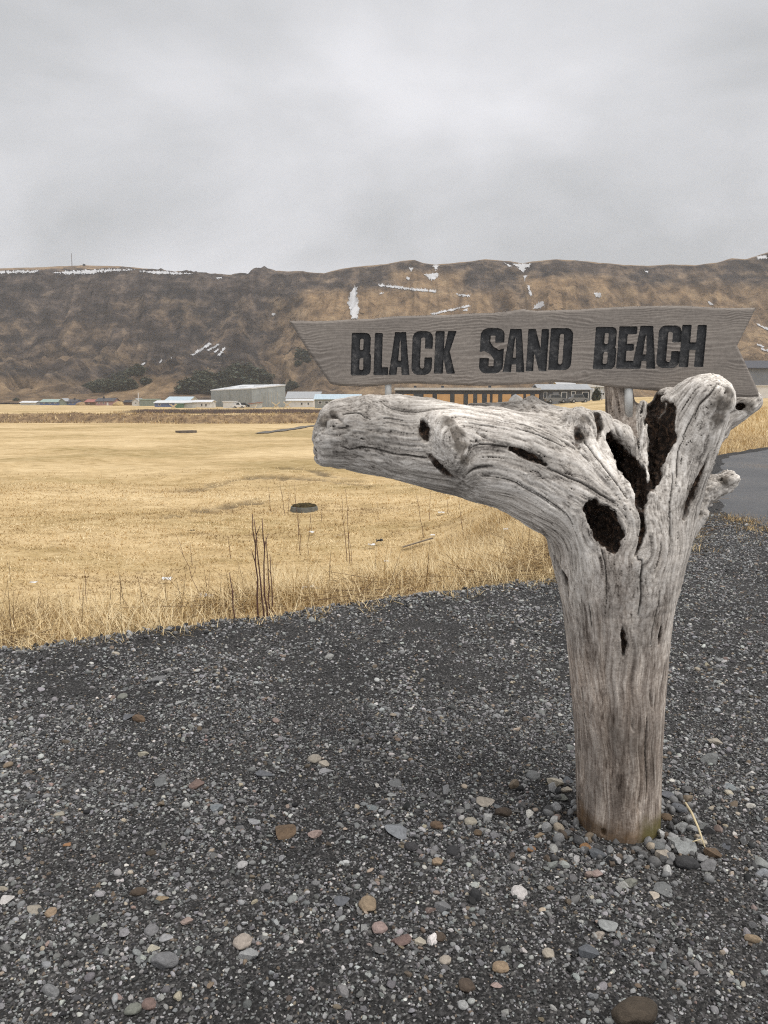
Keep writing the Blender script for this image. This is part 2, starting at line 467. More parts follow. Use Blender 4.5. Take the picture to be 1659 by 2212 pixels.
for j in range(len(hx)):
    hyv[:, j] = np.interp(rows, Yk, cols_y[:, j])
sl, _ = slope_of(hyv)
RR = np.repeat(rows[:, None], len(hx), 1)
CX = np.repeat(((hx - 829.5) / FV)[None], len(rows), 0)
_, inv = slope_of(np.where(hyv < 1000, hyv, 1000))
HX = CX * inv * RR; HZ = CAM_Z + sl * RR; HY = RR.copy()
# gullies, buttresses and broken rock, fading out at the skyline so its outline stays
fade = ss(400, 470, RR) * (1 - 0.97 * ss(690, 820, RR)) * (1 - (0.55 + 0.35 * np.repeat(rightm[None], len(rows), 0)) * ss(610, 655, RR))
lat = HX / 75.0
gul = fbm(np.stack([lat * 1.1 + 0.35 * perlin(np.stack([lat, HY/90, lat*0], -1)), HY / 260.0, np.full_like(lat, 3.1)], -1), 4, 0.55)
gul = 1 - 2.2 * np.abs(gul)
gul2 = 0.5 - 2.0 * np.abs(fbm(np.stack([HX / 24.0 + 0.5 * perlin(np.stack([HX/40, HY/50, HX*0], -1)), HY / 190.0, np.full_like(lat, 8.8)], -1), 3, 0.55))
crg = fbm(np.stack([HX / 26, HY / 20, HZ / 14], -1), 5, 0.62)
HZ = HZ + fade * ((gul - 0.45) * 21 * (1 - 0.35 * np.repeat(rightm[None], len(rows), 0)) + crg * 8.5 + gul2 * 5.0)
HY = HY + fade * (crg * 9.0 - gul2 * 5.0)
# where grass grows: plateau, right-hand slopes, foot of the slope
vx, vy, _ = project(np.stack([HX, HY, HZ], -1))
gr = ss(700, 800, RR) * 0.95
def blob(x0, x1, y0, y1, s=30):
    return ss(x0 - s, x0 + s, vx) * (1 - ss(x1 - s, x1 + s, vx)) * ss(y0 - s*0.5, y0 + s*0.5, vy) * (1 - ss(y1 - s*0.5, y1 + s*0.5, vy))
gr = np.maximum(gr, 0.95 * blob(650, 1120, 628, 760))
gr = np.maximum(gr, 0.55 * blob(560, 700, 640, 860))
gr = np.maximum(gr, 0.80 * blob(850, 1000, 585, 625, 20))
gr = np.maximum(gr, 0.85 * blob(1130, 1330, 600, 720))
gr = np.maximum(gr, 0.70 * blob(1300, 2000, 615, 860))
gr = np.maximum(gr, 0.62 * blob(-400, 2000, 815, 900))
gr = np.maximum(gr, 0.30 * blob(-400, 320, 690, 800))
gr = np.maximum(gr, 0.22 * blob(230, 560, 640, 800))
gr = np.clip(gr + 0.35 * fbm(np.stack([HX/40, HY/40, HZ/25], -1), 4, 0.6) - 0.55 * np.clip(crg, 0, 1) + 0.18 * (0.4 - gul) * -1, 0, 1)
gr = np.clip(gr - 0.55 * ss(0.05, 0.55, 0.35 - gul) * (1 - ss(700, 760, RR)), 0, 1)
gr = gr * (1 - 0.9 * ss(640, 650, RR) * (1 - ss(668, 690, RR)) * np.repeat((0.35 + 0.65 * lft)[None], len(rows), 0))
n_, m_ = HX.shape; idx = np.arange(n_*m_).reshape(n_, m_)
hF = np.stack([idx[:-1,:-1], idx[:-1,1:], idx[1:,1:], idx[1:,:-1]], -1).reshape(-1, 4)
hV = np.stack([HX.ravel(), HY.ravel(), HZ.ravel()], -1)
m = Mt('hillside', 0.95, 0.1)
b1 = m.noise(0.075, 7, 0.62); b2 = m.noise(0.40, 6, 0.75); b3 = m.noise(0.016, 5, 0.6)
b4 = m.noise(0.15, 6, 0.65, stretch=(1.0, 0.12, 0.16), dist=0.6); b5 = m.noise(0.12, 5, 0.7, stretch=(0.22, 0.3, 1.6), dist=0.4)
rock = m.ramp(b1, [(0.36, (0.022, 0.019, 0.019)), (0.47, (0.070, 0.060, 0.055)), (0.56, (0.135, 0.110, 0.094)), (0.68, (0.27, 0.215, 0.17))])
rock = m.mix(0.3, rock, m.ramp(b3, [(0.38, (0.032, 0.028, 0.027)), (0.6, (0.15, 0.112, 0.09))]))
rock = m.mix(0.75, rock, m.ramp(b5, [(0.36, (0.42, 0.42, 0.43)), (0.52, (1.0, 1.0, 1.0)), (0.68, (1.5, 1.44, 1.36))]), 'MULTIPLY')
grs = m.ramp(b1, [(0.3, (0.17, 0.112, 0.065)), (0.5, (0.325, 0.218, 0.125)), (0.7, (0.42, 0.30, 0.18))])
gfac = m.math('ADD', m.math('SUBTRACT', m.attr('grass'), m.math('MULTIPLY', m.attr('cliff'), 0.22)), m.math('MULTIPLY', m.math('SUBTRACT', b1, 0.5), 1.6), True)
rock = m.mix(m.math('MULTIPLY', m.attr('cliff'), 0.55), rock, m.mix(1.0, rock, (0.62, 0.62, 0.66), 'MULTIPLY'))
c = m.mix(gfac, rock, grs)
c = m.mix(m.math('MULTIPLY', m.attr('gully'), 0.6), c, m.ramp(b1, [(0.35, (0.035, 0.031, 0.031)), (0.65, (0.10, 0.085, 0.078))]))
c = m.mix(0.7, c, m.ramp(b4, [(0.34, (0.45, 0.45, 0.46)), (0.52, (1.0, 1.0, 1.0)), (0.7, (1.3, 1.27, 1.22))]), 'MULTIPLY')
c = m.mix(0.4, c, m.ramp(b2, [(0.30, (0.45,)*3), (0.6, (1.25,)*3)]), 'MULTIPLY')
m.base(c); m.bump(m.math('ADD', b1, m.math('MULTIPLY', b2, 0.35)), 1.0, 6.0)
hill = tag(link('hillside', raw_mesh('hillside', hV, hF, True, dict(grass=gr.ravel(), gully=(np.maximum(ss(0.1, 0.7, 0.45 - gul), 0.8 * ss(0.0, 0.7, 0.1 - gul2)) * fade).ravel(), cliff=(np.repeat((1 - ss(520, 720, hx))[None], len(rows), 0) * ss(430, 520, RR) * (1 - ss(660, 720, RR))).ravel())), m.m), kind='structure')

# snow lying in the gullies: each patch is its own piece of the hillside
m = Mt('old_snow', 0.6, 0.3)
m.base(m.ramp(m.noise(0.2, 4, 0.6), [(0.3, (0.42, 0.42, 0.42)), (0.7, (0.60, 0.60, 0.61))]))
snow_mat = m.m
SNOW = [[(-60,588),(0,587),(60,585),(88,584.5),(75,590),(0,592),(-60,592)],
 [(112,590.5),(150,586.5),(205,583.5),(255,582.5),(290,583.5),(270,586.5),(215,589),(198,593),(150,593.5)],
 [(300,587),(345,586),(415,592),(390,594),(330,592)],
 [(412,768),(452,741),(457,745),(418,770)], [(447,757),(472,743),(475,746),(452,760)],
 [(461,761),(474,752),(473,758),(464,764)], [(470,769),(486,749),(490,750),(476,770)],
 [(305,788),(313,783),(316,786),(309,791)], [(343,784),(350,776),(352,780),(346,786)], [(367,777),(371,770),(373,774),(369,779)],
 [(587,679),(594,676),(597,681),(590,684)], [(466,600),(480,599.5),(480,603),(468,603)],
 [(767,618),(757,633),(751,655),(756,671),(760,689),(773,688),(776,668),(771,646),(771,622)],
 [(818,614),(880,622),(943,628),(940,633),(880,627),(818,619)], [(985,635),(1016,638),(1010,642),(990,640)],
 [(915,594),(948,590),(946,600),(933,607)], [(932,574),(949,575),(941,586)], [(884,579),(894,579),(888,589)],
 [(878,598),(886,602),(884,607),(877,603)], [(1010,640),(1016,640),(1014,643)],
 [(1086,566),(1108,577),(1099,578)], [(1106,571),(1147,571),(1140,579),(1128,588),(1116,578)],
 [(1130,596),(1138,596),(1133,608)], [(1138,616),(1143,616),(1150,640),(1145,640)],
 [(1150,669),(1160,655),(1173,651),(1177,663),(1165,667)], [(928,679),(1013,659),(1017,663),(936,681)],
 [(996,672),(1010,667),(1011,673)], [(1284,633),(1299,635),(1295,644),(1285,642)], [(1524,647),(1544,660),(1533,660)],
 [(1632,555),(1655,552),(1657,560),(1635,561)], [(1632,698),(1662,711),(1662,717),(1636,704)],
 [(1634,743),(1652,749),(1650,753),(1636,748)], [(1638,751),(1664,758),(1664,764),(1642,756)], [(818,633),(830,632),(830,636),(819,637)],
 [(1392,585),(1400,586),(1399,590),(1392,589)], [(690,703),(697,700),(698,705),(692,707)], [(655,726),(662,722),(663,727),(657,730)]]
def hill_at(ri, ci):
    """hillside surface at fractional grid rows and columns"""
    r0 = np.clip(ri.astype(int), 0, n_ - 2); c0 = np.clip(ci.astype(int), 0, m_ - 2); fr = (ri - r0)[..., None]; fc = (ci - c0)[..., None]
    g = hV.reshape(n_, m_, 3)
    return (g[r0, c0]*(1-fr)*(1-fc) + g[r0+1, c0]*fr*(1-fc) + g[r0, c0+1]*(1-fr)*fc + g[r0+1, c0+1]*fr*fc)
for poly in SNOW:
    pa = np.array(poly, float); lo_, hi2 = pa.min(0) - 5, pa.max(0) + 5
    inb = (vx > lo_[0]) & (vx < hi2[0]) & (vy > lo_[1]) & (vy < hi2[1]) & (RR < 850)
    if pa[:,1].max() < 594.5 and pa[:,0].max() < 420: inb &= RR > 650
    rr_, cc_ = np.nonzero(inb)
    if len(rr_) < 2: continue
    k = 4
    ri, ci = np.meshgrid(np.arange((rr_.min()-1)*k, (rr_.max()+1)*k + 1) / k, np.arange((cc_.min()-1)*k, (cc_.max()+1)*k + 1) / k, indexing='ij')
    ri = np.clip(ri, 0, n_ - 1.001); ci = np.clip(ci, 0, m_ - 1.001)
    q = hill_at(ri, ci); qx, qy, _d2 = project(q)
    area = 0.5 * abs(np.dot(pa[:,0], np.roll(pa[:,1], 1)) - np.dot(pa[:,1], np.roll(pa[:,0], 1)))
    wj = float(np.clip(1.1 * area / (np.ptp(pa[:,0]) + np.ptp(pa[:,1])), 1.3, 5.0))
    sdp = poly_sdf(qx, qy, poly) + fbm2(qx, qy, 0.13, 3, 0.7, 1.0) * 1.0 * wj + fbm2(qx, qy, 0.55, 3, 0.7, 4.0) * 1.3 * wj + 0.5
    idx = np.arange(ri.size).reshape(ri.shape)
    F = np.stack([idx[:-1,:-1], idx[:-1,1:], idx[1:,1:], idx[1:,:-1]], -1).reshape(-1, 4)
    F = F[sdp.ravel()[F].mean(1) < 0]
    if len(F) < 2: continue
    V, F, _a = compact(q.reshape(-1, 3) + np.array([0, -0.35, 0.4]), F, {})
    link('snow_patch', raw_mesh('snow_patch', V, F), snow_mat, hill)
# ------------------------------------------------------------------ driftwood stump
SY = 2.57
def S(x, y, dy): return at(x, y, SY + dy)
def chain(pts, fine=0):
    """pts (view x, view y, depth offset, radius in view px) -> points and radii in metres"""
    if fine:                                    # round the bends and the taper off
        q = np.array(pts, float); ext = np.concatenate([[2*q[0]-q[1]], q, [2*q[-1]-q[-2]]]); new = []
        for i in range(1, len(ext) - 2):
            for t in np.arange(fine) / fine:
                a, b, c_, d = ext[i-1:i+3]
                new.append(0.5*((2*b) + (c_-a)*t + (2*a-5*b+4*c_-d)*t*t + (3*b-a-3*c_+d)*t**3))
        pts = [tuple(v) for v in new] + [tuple(q[-1])]
    P = np.array([S(x, y, dy) for x, y, dy, r in pts])
    R = np.array([r * ((SY + dy) * ct + (CAM_Z - p[2]) * st) / FV for (x, y, dy, r), p in zip(pts, P)])
    return P, R
def chain_d(p, ch, ys=1.0, tangent=False):
    P, R = ch; best = None; tan = None
    p = np.asarray(p, np.float32); P = np.asarray(P, np.float32); R = np.asarray(R, np.float32)
    sc = np.array([1, ys, 1.0], np.float32)
    for a, b, ra, rb in zip(P[:-1], P[1:], R[:-1], R[1:]):
        d = (b - a); ds = d * sc; l2 = ds @ ds + 1e-12
        q = (p - a) * sc
        t = np.clip((q @ ds) / l2, 0, 1)
        dd = np.sqrt(((q - t[:, None] * ds) ** 2).sum(1)) - (ra + (rb - ra) * t)
        if best is None:
            best = dd
            if tangent: tan = np.repeat((d / np.linalg.norm(d))[None], len(p), 0)
        else:
            mk = dd < best
            best = np.where(mk, dd, best)
            if tangent: tan[mk] = d / np.linalg.norm(d)
    return (best, tan) if tangent else best
def smin(a, b, k):
    h = np.clip(0.5 + 0.5 * (b - a) / k, 0, 1)
    return b + (a - b) * h - k * h * (1 - h)
def smax(a, b, k): return -smin(-a, -b, k)

LIMB = [  # part, chain, blend radius
 ('trunk', chain([(1335,1880,0,85),(1335,1800,0,86),(1336,1600,0,91),(1334,1450,0,101),(1334,1300,0,116),(1334,1220,0,134),(1335,1150,0,147),(1350,1090,0.0,132)], 3), 0.0),
 ('long_branch', chain([(1320,1110,-.01,112),(1220,1052,-.03,112),(1120,1000,-.05,108),(1020,976,-.06,101),(920,954,-.065,96),(800,939,-.075,83),(740,938,-.08,76),(695,941,-.085,63),(660,944,-.085,48)], 2), 0.05),
 ('trunk', chain([(1310,1090,-.03,90),(1275,1010,-.06,68),(1258,940,-.07,52),(1252,918,-.07,40)]), 0.045),
 ('trunk', chain([(1310,1040,-.05,40),(1306,960,-.08,26),(1292,908,-.075,24)]), 0.03),
 ('right_branch', chain([(1390,1130,-.02,95),(1445,1050,-.06,72),(1484,975,-.085,58),(1512,905,-.12,55),(1530,862,-.135,54)]), 0.045),
 ('right_branch', chain([(1425,1080,-.05,60),(1428,980,-.08,48),(1446,905,-.09,44),(1490,868,-.10,40)]), 0.04),
 ('right_branch', chain([(1400,1080,.0,60),(1412,980,.035,52),(1424,900,.05,46),(1440,880,.05,42)]), 0.03),
 ('rear_branch', chain([(1290,985,.04,80),(1215,940,.08,58),(1130,904,.11,36),(1035,892,.125,24),(1018,889,.13,20)]), 0.04),
 ('rear_branch', chain([(1165,900,.10,26),(1150,873,.10,13)]), 0.02),
 ('upright_stub', chain([(1352,1010,.06,68),(1342,900,.10,34),(1336,838,.12,30),(1334,800,.13,28)]), 0.03),
 ('rear_log', chain([(1470,985,.08,60),(1550,905,.12,36),(1622,868,.13,27)]), 0.03),
 ('side_stub', chain([(1440,1130,.03,62),(1505,1068,.02,37),(1566,1040,.01,24)]), 0.025),
 ('side_stub', chain([(1450,1150,0,50),(1502,1118,-.02,22),(1512,1110,-.03,17)]), 0.02),
 ('long_branch', chain([(944,910,-.165,20),(966,945,-.192,27),(988,985,-.196,25),(1008,1022,-.175,15)]), 0.03),
 ('long_branch', chain([(790,890,-.12,22),(815,884,-.12,20)]), 0.03),
]
def body(p, lumps=True, want=False):
    d = None; parts = []
    for nm, ch, k in LIMB:
        dd = chain_d(p, ch)
        if want: parts.append(dd)
        d = dd if d is None else smin(d, dd, k)
    # worn end of the long branch, cut foot, gnarled stub ends
    e = S(677, 950, -.08)[0]
    d = smax(d, (e - p[:, 0]) + 0.10 * (p[:, 2] - 1.35), 0.05)
    d = smax(d, -0.03 - p[:, 2], 0.004)
    rough_end = ss(S(1496,1080,0)[0], S(1520,1080,0)[0], p[:, 0]) * ss(1.10, 1.14, p[:, 2]) * (1 - ss(1.36, 1.40, p[:, 2]))
    if lumps:
        d = d + rough_end * 0.018 * fbm(p * 28.0, 3, .65)
        hi = ss(0.75, 1.15, p[:, 2])
        d = d + (0.004 + 0.008 * hi) * fbm(p * np.array([5.0, 5.0, 3.2]), 3, 0.5) + 0.0009 * fbm(p * 22.0, 2) * (0.3 + hi)
    return (d, parts) if want else d
HITS = {}
def find_hits(xy):
    """meet many lines of sight with the wood at once"""
    xy = list(dict.fromkeys(xy)); D_ = np.array([ray(*q) for q in xy]); D_ /= np.linalg.norm(D_, axis=1)[:, None]
    t = np.full(len(xy), 1.9); s_ = np.full(len(xy), 1.0)
    for _ in range(60):
        s_ = body(np.array([0, 0, CAM_Z]) + D_ * t[:, None])
        t = np.where(s_ > 0.0008, t + np.maximum(s_ * 0.8, 0.0005), t)
    for q, d, tt_, v in zip(xy, D_, t, s_):
        HITS[q] = None if v > 0.004 else (np.array([0, 0, CAM_Z]) + d * tt_, tt_)
def hit(x, y): return HITS[(x, y)]
def carve(pts, ys):
    P = []; R = []
    last = None
    for x, y, r, push in pts:
        h = hit(x, y)
        if h is None:
            q = S(x, y, last if last is not None else -.1)
        else:
            q = h[0]; last = q[1] - SY
        dep = q[1] * ct + (CAM_Z - q[2]) * st
        P.append(q + ray(x, y) / np.linalg.norm(ray(x, y)) * push); R.append(r * dep / FV)
    return np.array(P), np.array(R), ys
CARVE_SRC = [  # hollows, slits and cracks: (view x, view y, radius px, push inward m), depth squeeze
 ([(1314,948,13,.02),(1338,978,25,.04),(1360,1016,24,.04),(1378,1058,15,.03),(1389,1096,7,.01)], .25),
 ([(1418,864,15,.02),(1425,900,24,.03),(1428,945,26,.03),(1420,995,18,.02),(1410,1050,8,.01)], .27),
 ([(1281,1100,19,.0),(1300,1128,28,.01),(1318,1156,27,.01),(1327,1176,17,.0)], .36),
 ([(1376,1080,7,0),(1386,1112,5,0),(1391,1143,6,0),(1382,1180,4,0),(1367,1215,2,0)], .30),
 ([(1104,969,6,0),(1125,977,10,0),(1152,988,9,0),(1180,1004,4,0)], .40),
 ([(1171,1147,4,0),(1184,1162,7,0),(1208,1196,3,0)], .5),
 ([(1196,1203,4,0),(1207,1228,7,0),(1219,1250,8,0),(1224,1275,6,0),(1225,1312,2,0)], .45),
 ([(1347,1348,1.5,0),(1347,1372,7,0),(1350,1395,8,0),(1346,1424,1.5,0)], .45),
 ([(1434,1325,2,0),(1429,1352,3,0),(1425,1372,5,0),(1423,1392,3,0)], .5),
 ([(1403,1492,1,0),(1405,1510,2.6,0),(1407,1526,1,0)], .5),
 ([(1365,1552,1,0),(1366,1568,2.6,0),(1368,1580,1,0)], .5),
 ([(1382,1732,1,0),(1380,1750,3,0),(1378,1764,1,0)], .5),
 ([(1253,1702,1.5,0),(1255,1714,3,0)], .5), ([(1304,1797,6,0),(1304,1801,6,0)], .5),
 ([(1304,1492,1.5,0),(1304,1494,1.5,0)], .5), ([(1366,1486,1,0),(1363,1502,1.2,0)], .5),
 ([(912,910,7,0),(916,930,13,0),(920,950,8,0)], .6), ([(928,985,4,0),(948,1008,7,0),(972,1030,6,0),(1000,1042,3,0)], .5),
 ([(822,859,3,0),(830,858,4,0)], .6), ([(1247,915,3,0),(1250,945,9,0),(1249,975,4,0)], .6),
 ([(1290,895,7,0),(1296,930,8,0),(1292,950,4,0)], .6), ([(1203,969,6,0),(1207,972,5,0)], .8),
 ([(700,905,3,0),(720,900,5,0),(738,910,3,0)], .6), ([(690,935,2,0),(700,925,4,0),(706,912,2,0)], .6),
 ([(1575,893,8,.02),(1600,878,9,.02)], .6), ([(1536,975,4,0),(1522,1010,6,0),(1507,1045,8,0),(1492,1085,9,0),(1480,1122,5,0)], .5),
 ([(1270,905,4,0),(1280,925,3,0)], .6), ([(1340,925,6,0),(1352,945,8,0)], .5),
 ([(1030,935,2,0),(1045,946,4,0),(1060,952,2,0)], .6), ([(1508,1112,5,0),(1514,1111,5,0)], .6),
]
KNOT_SRC = ((975,955,34),(805,890,26),(1150,1030,16),(1308,1140,48),(1500,975,18),(1090,900,12),(1340,1395,16),(1390,1200,18),(1240,1010,16),(1425,1375,12),(880,1000,12),(1255,925,22),(1530,880,14),(760,960,14),(1295,1290,10))
STAIN_SRC = ((1560,872,30),(1552,905,20),(1575,850,18),(986,935,22),(968,912,20),(996,965,18),(1004,995,14),(700,905,18),(720,895,14),(1256,945,16),(1262,905,14),(1296,915,14),(1207,971,6),(1335,940,20),(1620,880,18),(1562,1040,14),(1496,1060,16),(1484,1095,14),(915,935,16))
CRACK_SRC = [(735,925),(790,968),(770,893),(850,905),(885,985),(905,888),(1040,918),(1035,1010),(1075,962),(1118,915),(1135,1055),(1168,942),(1190,1085),(1232,962),(1262,1045),(1300,1005),(1308,1235),(1385,1262),(1446,1105),(1462,1000),(1484,922),(1526,858),(1415,1335),(1262,1540),(1395,1640),(1275,1330)]
find_hits(CRACK_SRC + [(a[0], a[1]) for ps, _ys in CARVE_SRC for a in ps] + [(a[0], a[1]) for a in KNOT_SRC + STAIN_SRC])
CARVE = [carve(*c_) for c_ in CARVE_SRC]
# the thin sliver of wood left standing between the two hollows
SLIV = (np.array([S(1390,872,-.06), S(1387,910,-.08), S(1387,955,-.10), S(1392,1010,-.115), S(1398,1060,-.135), S(1406,1105,-.16)]),
        np.array([9, 8, 9, 9, 7, 6]) * 2.5 / FV)
SLIV2 = (np.array([S(1300,915,-.07), S(1338,930,-.07), S(1362,952,-.08), S(1380,982,-.09)]), np.array([18, 17, 14, 9]) * 2.5 / FV)
SLIV3 = (np.array([S(1350,1000,-.02), S(1366,1040,-.07), S(1380,1085,-.13)]), np.array([9, 7, 5]) * 2.5 / FV)
SLIV4 = (np.array([S(1436,900,-.02), S(1430,960,-.05), S(1420,1020,-.10)]), np.array([9, 8, 5]) * 2.5 / FV)
def solid(p, want=False):
    r_ = body(p, True, want)
    d, parts = r_ if want else (r_, None)
    hd = np.full(len(p), 9.0); hb = hd.copy()
    rag = fbm(p * 40.0, 3, 0.6) * 0.004 + perlin(p * 16.0) * 0.005 + perlin(p * np.array([75.0, 40.0, 16.0])) * 0.006
    for j_, (P, R, ys_) in enumerate(CARVE):
        ex = np.array([1, 1 / ys_, 1]) * (R.max() + 0.016)
        mk = ((p > P.min(0) - ex) & (p < P.max(0) + ex)).all(1).nonzero()[0]
        if len(mk):
            tgt = hb if j_ < 3 else hd
            tgt[mk] = np.minimum(tgt[mk], chain_d(p[mk], (P, R), ys_))
    hd = hd + rag * .25; hb = hb + rag * 1.3; d_skin = d
    d = smax(smax(d, -hd, 0.005), -hb, 0.014); hd = np.minimum(hd, hb)
    d = smin(d, np.minimum.reduce([chain_d(p, SLIV), chain_d(p, SLIV2), chain_d(p, SLIV3), chain_d(p, SLIV4)]) + rag, 0.008)
    return (d, hd, parts, d_skin) if want else d

# sampled field -> surface nets
vox = 0.0066
lo = np.array([S(677,950,-.1)[0] - .03, SY - .36, -0.05]); hi_ = np.array([S(1650,870,.15)[0] + .03, SY + .36, 1.63])
cs = 4
nv = (np.ceil((hi_ - lo) / vox / cs).astype(int) + 1) * cs + 1
cg = [lo[i] + np.arange(0, nv[i], cs) * vox for i in range(3)]
cp = np.stack(np.meshgrid(*cg, indexing='ij'), -1)
cd = body(cp.reshape(-1, 3), False).reshape(cp.shape[:3])
fi = [np.minimum((np.arange(nv[i]) + cs // 2) // cs, cd.shape[i] - 1) for i in range(3)]
fld = cd[np.ix_(*fi)].copy()
nearm = np.abs(fld) < vox * cs * 0.9 + 0.014
# hollows reach deep into the wood: sample there as well
allP = np.argwhere(~nearm & (fld < 0))
hp = lo + allP * vox
hm = np.full(len(hp), 9.0)
for P, R, ys_ in CARVE[:3] + CARVE[24:25]:
    hm = np.minimum(hm, chain_d(hp, (P, R), ys_))
sel = allP[hm < 0.03]; nearm[sel[:, 0], sel[:, 1], sel[:, 2]] = True
ii = np.argwhere(nearm)
vals = np.concatenate([solid(lo + q * vox) for q in np.array_split(ii, 8)])
fld[ii[:, 0], ii[:, 1], ii[:, 2]] = vals
ins = fld < 0
csum = np.zeros(np.array(fld.shape) - 1, np.int8)
for a in (0, 1):
    for b in (0, 1):
        for c_ in (0, 1):
            csum += ins[a:fld.shape[0]-1+a, b:fld.shape[1]-1+b, c_:fld.shape[2]-1+c_]
act = np.argwhere((csum > 0) & (csum < 8))
vid = np.full(csum.shape, -1, np.int32); vid[act[:, 0], act[:, 1], act[:, 2]] = np.arange(len(act))
acc = np.zeros((len(act), 3)); cnt = np.zeros(len(act))
corn = [(a, b, c_) for a in (0, 1) for b in (0, 1) for c_ in (0, 1)]
for a in corn:
    for ax in range(3):
        if a[ax]: continue
        b = list(a); b[ax] = 1
        fa = fld[act[:,0]+a[0], act[:,1]+a[1], act[:,2]+a[2]]; fb = fld[act[:,0]+b[0], act[:,1]+b[1], act[:,2]+b[2]]
        x = (fa < 0) != (fb < 0)
        t = np.where(x, fa / np.where(x, fa - fb, 1), 0)
        pt = np.array(a, float)[None] + np.eye(3)[ax][None] * t[:, None]
        acc += pt * x[:, None]; cnt += x
wV = lo + (act + acc / cnt[:, None]) * vox
Fq = []
for ax in range(3):
    o1, o2 = [(1, 2), (2, 0), (0, 1)][ax]
    s0 = [slice(None)] * 3; s1 = [slice(None)] * 3
    s0[ax] = slice(0, -1); s1[ax] = slice(1, None)
    A_, B_ = ins[tuple(s0)], ins[tuple(s1)]
    e = np.argwhere(A_ != B_)
    e = e[(e[:, o1] > 0) & (e[:, o2] > 0) & (e[:, o1] < csum.shape[o1]) & (e[:, o2] < csum.shape[o2])]
    flip = A_[e[:, 0], e[:, 1], e[:, 2]]
    def cell(d1, d2):
        q = e.copy(); q[:, o1] -= d1; q[:, o2] -= d2
        return vid[q[:, 0], q[:, 1], q[:, 2]]
    q = np.stack([cell(1, 1), cell(0, 1), cell(0, 0), cell(1, 0)], -1)
    q = np.where(flip[:, None], q, q[:, ::-1]); Fq.append(q)
wF = np.concatenate(Fq); wF = wF[(wF >= 0).all(1)]
def subdivide(V, F):
    E = np.stack([F, np.roll(F, -1, 1)], -1).reshape(-1, 2); Es = np.sort(E, 1)
    key = Es[:, 0].astype(np.int64) * len(V) + Es[:, 1]
    u, inv_ = np.unique(key, return_inverse=True)
    mid = 0.5 * (V[u // len(V)] + V[u % len(V)]); fc = V[F].mean(1)
    em = (inv_ + len(V)).reshape(-1, 4); fm = np.arange(len(F)) + len(V) + len(u)
    Q = [np.stack([F[:, i], em[:, i], fm, em[:, (i + 3) % 4]], -1) for i in range(4)]
    return np.concatenate([V, mid, fc]), np.concatenate(Q)
def vnormals(V, F):
    n = np.cross(V[F[:, 2]] - V[F[:, 0]], V[F[:, 3]] - V[F[:, 1]])
    out = np.stack([np.bincount(F.ravel(), np.repeat(n[:, i], 4), len(V)) for i in range(3)], -1)
    return out / (np.linalg.norm(out, axis=1)[:, None] + 1e-12)
def relax(V, F, lam=0.5):
    E = np.concatenate([F[:, [0, 1]], F[:, [1, 2]], F[:, [2, 3]], F[:, [3, 0]]]); E = np.concatenate([E, E[:, ::-1]])
    c = np.bincount(E[:, 0], minlength=len(V))
    av = np.stack([np.bincount(E[:, 0], V[E[:, 1], i], len(V)) for i in range(3)], -1) / np.maximum(c, 1)[:, None]
    return V + lam * (av - V)
wV = relax(wV, wF, 0.4)
wV, wF = subdivide(wV, wF)
wV = relax(wV, wF, 0.4)
for it in range(2):
    d0 = solid(wV); nn = vnormals(wV, wF)
    wV = wV - nn * np.clip(d0, -0.006, 0.006)[:, None] * 0.9
    if it == 0: wV = relax(wV, wF, 0.25)
nn = vnormals(wV, wF)
d0, hole_d, parts, skin = solid(wV, True)
parts = np.array(parts)

# grain: noise smeared along the direction the wood grew in
gsp = 0.016
gn = np.ceil((hi_ - lo) / gsp).astype(int) + 2
gp = np.stack(np.meshgrid(*[lo[i] + np.arange(gn[i]) * gsp for i in range(3)], indexing='ij'), -1).reshape(-1, 3)
D = np.zeros((len(gp), 3))
for nm, ch, k in LIMB:
    dd, tn = chain_d(gp, ch, 1.0, True)
    D += np.exp(-np.clip(dd, -0.12, 0.5) / 0.028)[:, None] * tn
D /= np.linalg.norm(D, axis=1)[:, None] + 1e-9
for x, y, r in KNOT_SRC:
    h = hit(x, y)
    if h is None: continue
    q = gp - h[0]; r_ = np.linalg.norm(q, axis=1) + 1e-6
    w = np.exp(-(r_ / (1.5 * r * 2.5 / FV)) ** 2)[:, None]; qh = q / r_[:, None]
    D = D - w * 1.1 * (D * qh).sum(1)[:, None] * qh
D = D + 0.11 * np.stack([np.sin(gp[:, 2] * 31 + gp[:, 0] * 17), np.sin(gp[:, 0] * 23 + gp[:, 2] * 9), 0.7 * np.cos(gp[:, 0] * 29 + gp[:, 1] * 21)], -1)
D /= np.linalg.norm(D, axis=1)[:, None] + 1e-9
D = D.reshape(*gn, 3).astype(np.float32)
nzA = np.random.default_rng(8).normal(size=(64, 64, 64)).astype(np.float32)
def trace(p0, steps, h, cells):
    outs = [0.0 for _ in cells]; lo32 = lo.astype(np.float32)
    for sg in (1, -1):
        p = p0.astype(np.float32)
        for k in range(steps):
            for j, c_ in enumerate(cells):
                q = np.floor(p / c_ + 31.7 * j).astype(np.int32) & 63
                outs[j] = outs[j] + nzA[q[:, 0], q[:, 1], q[:, 2]] * (1 if k or sg > 0 else 0)
            q = np.clip(((p - lo32) / gsp + 0.5).astype(np.int32), 0, np.array(gn) - 1)
            p = p + (sg * h) * D[q[:, 0], q[:, 1], q[:, 2]]
    return [(o - o.mean()) / o.std() for o in outs]
g1, g2 = trace(wV, 26, 0.004, (0.0038, 0.011))
g3, g4 = trace(wV, 22, 0.008, (0.0065, 0.05))
rot = (1 - ss(0.001, 0.008, hole_d)) * ss(0.0025, 0.015, -skin + 0.007 * fbm(wV * 35, 3, .6))
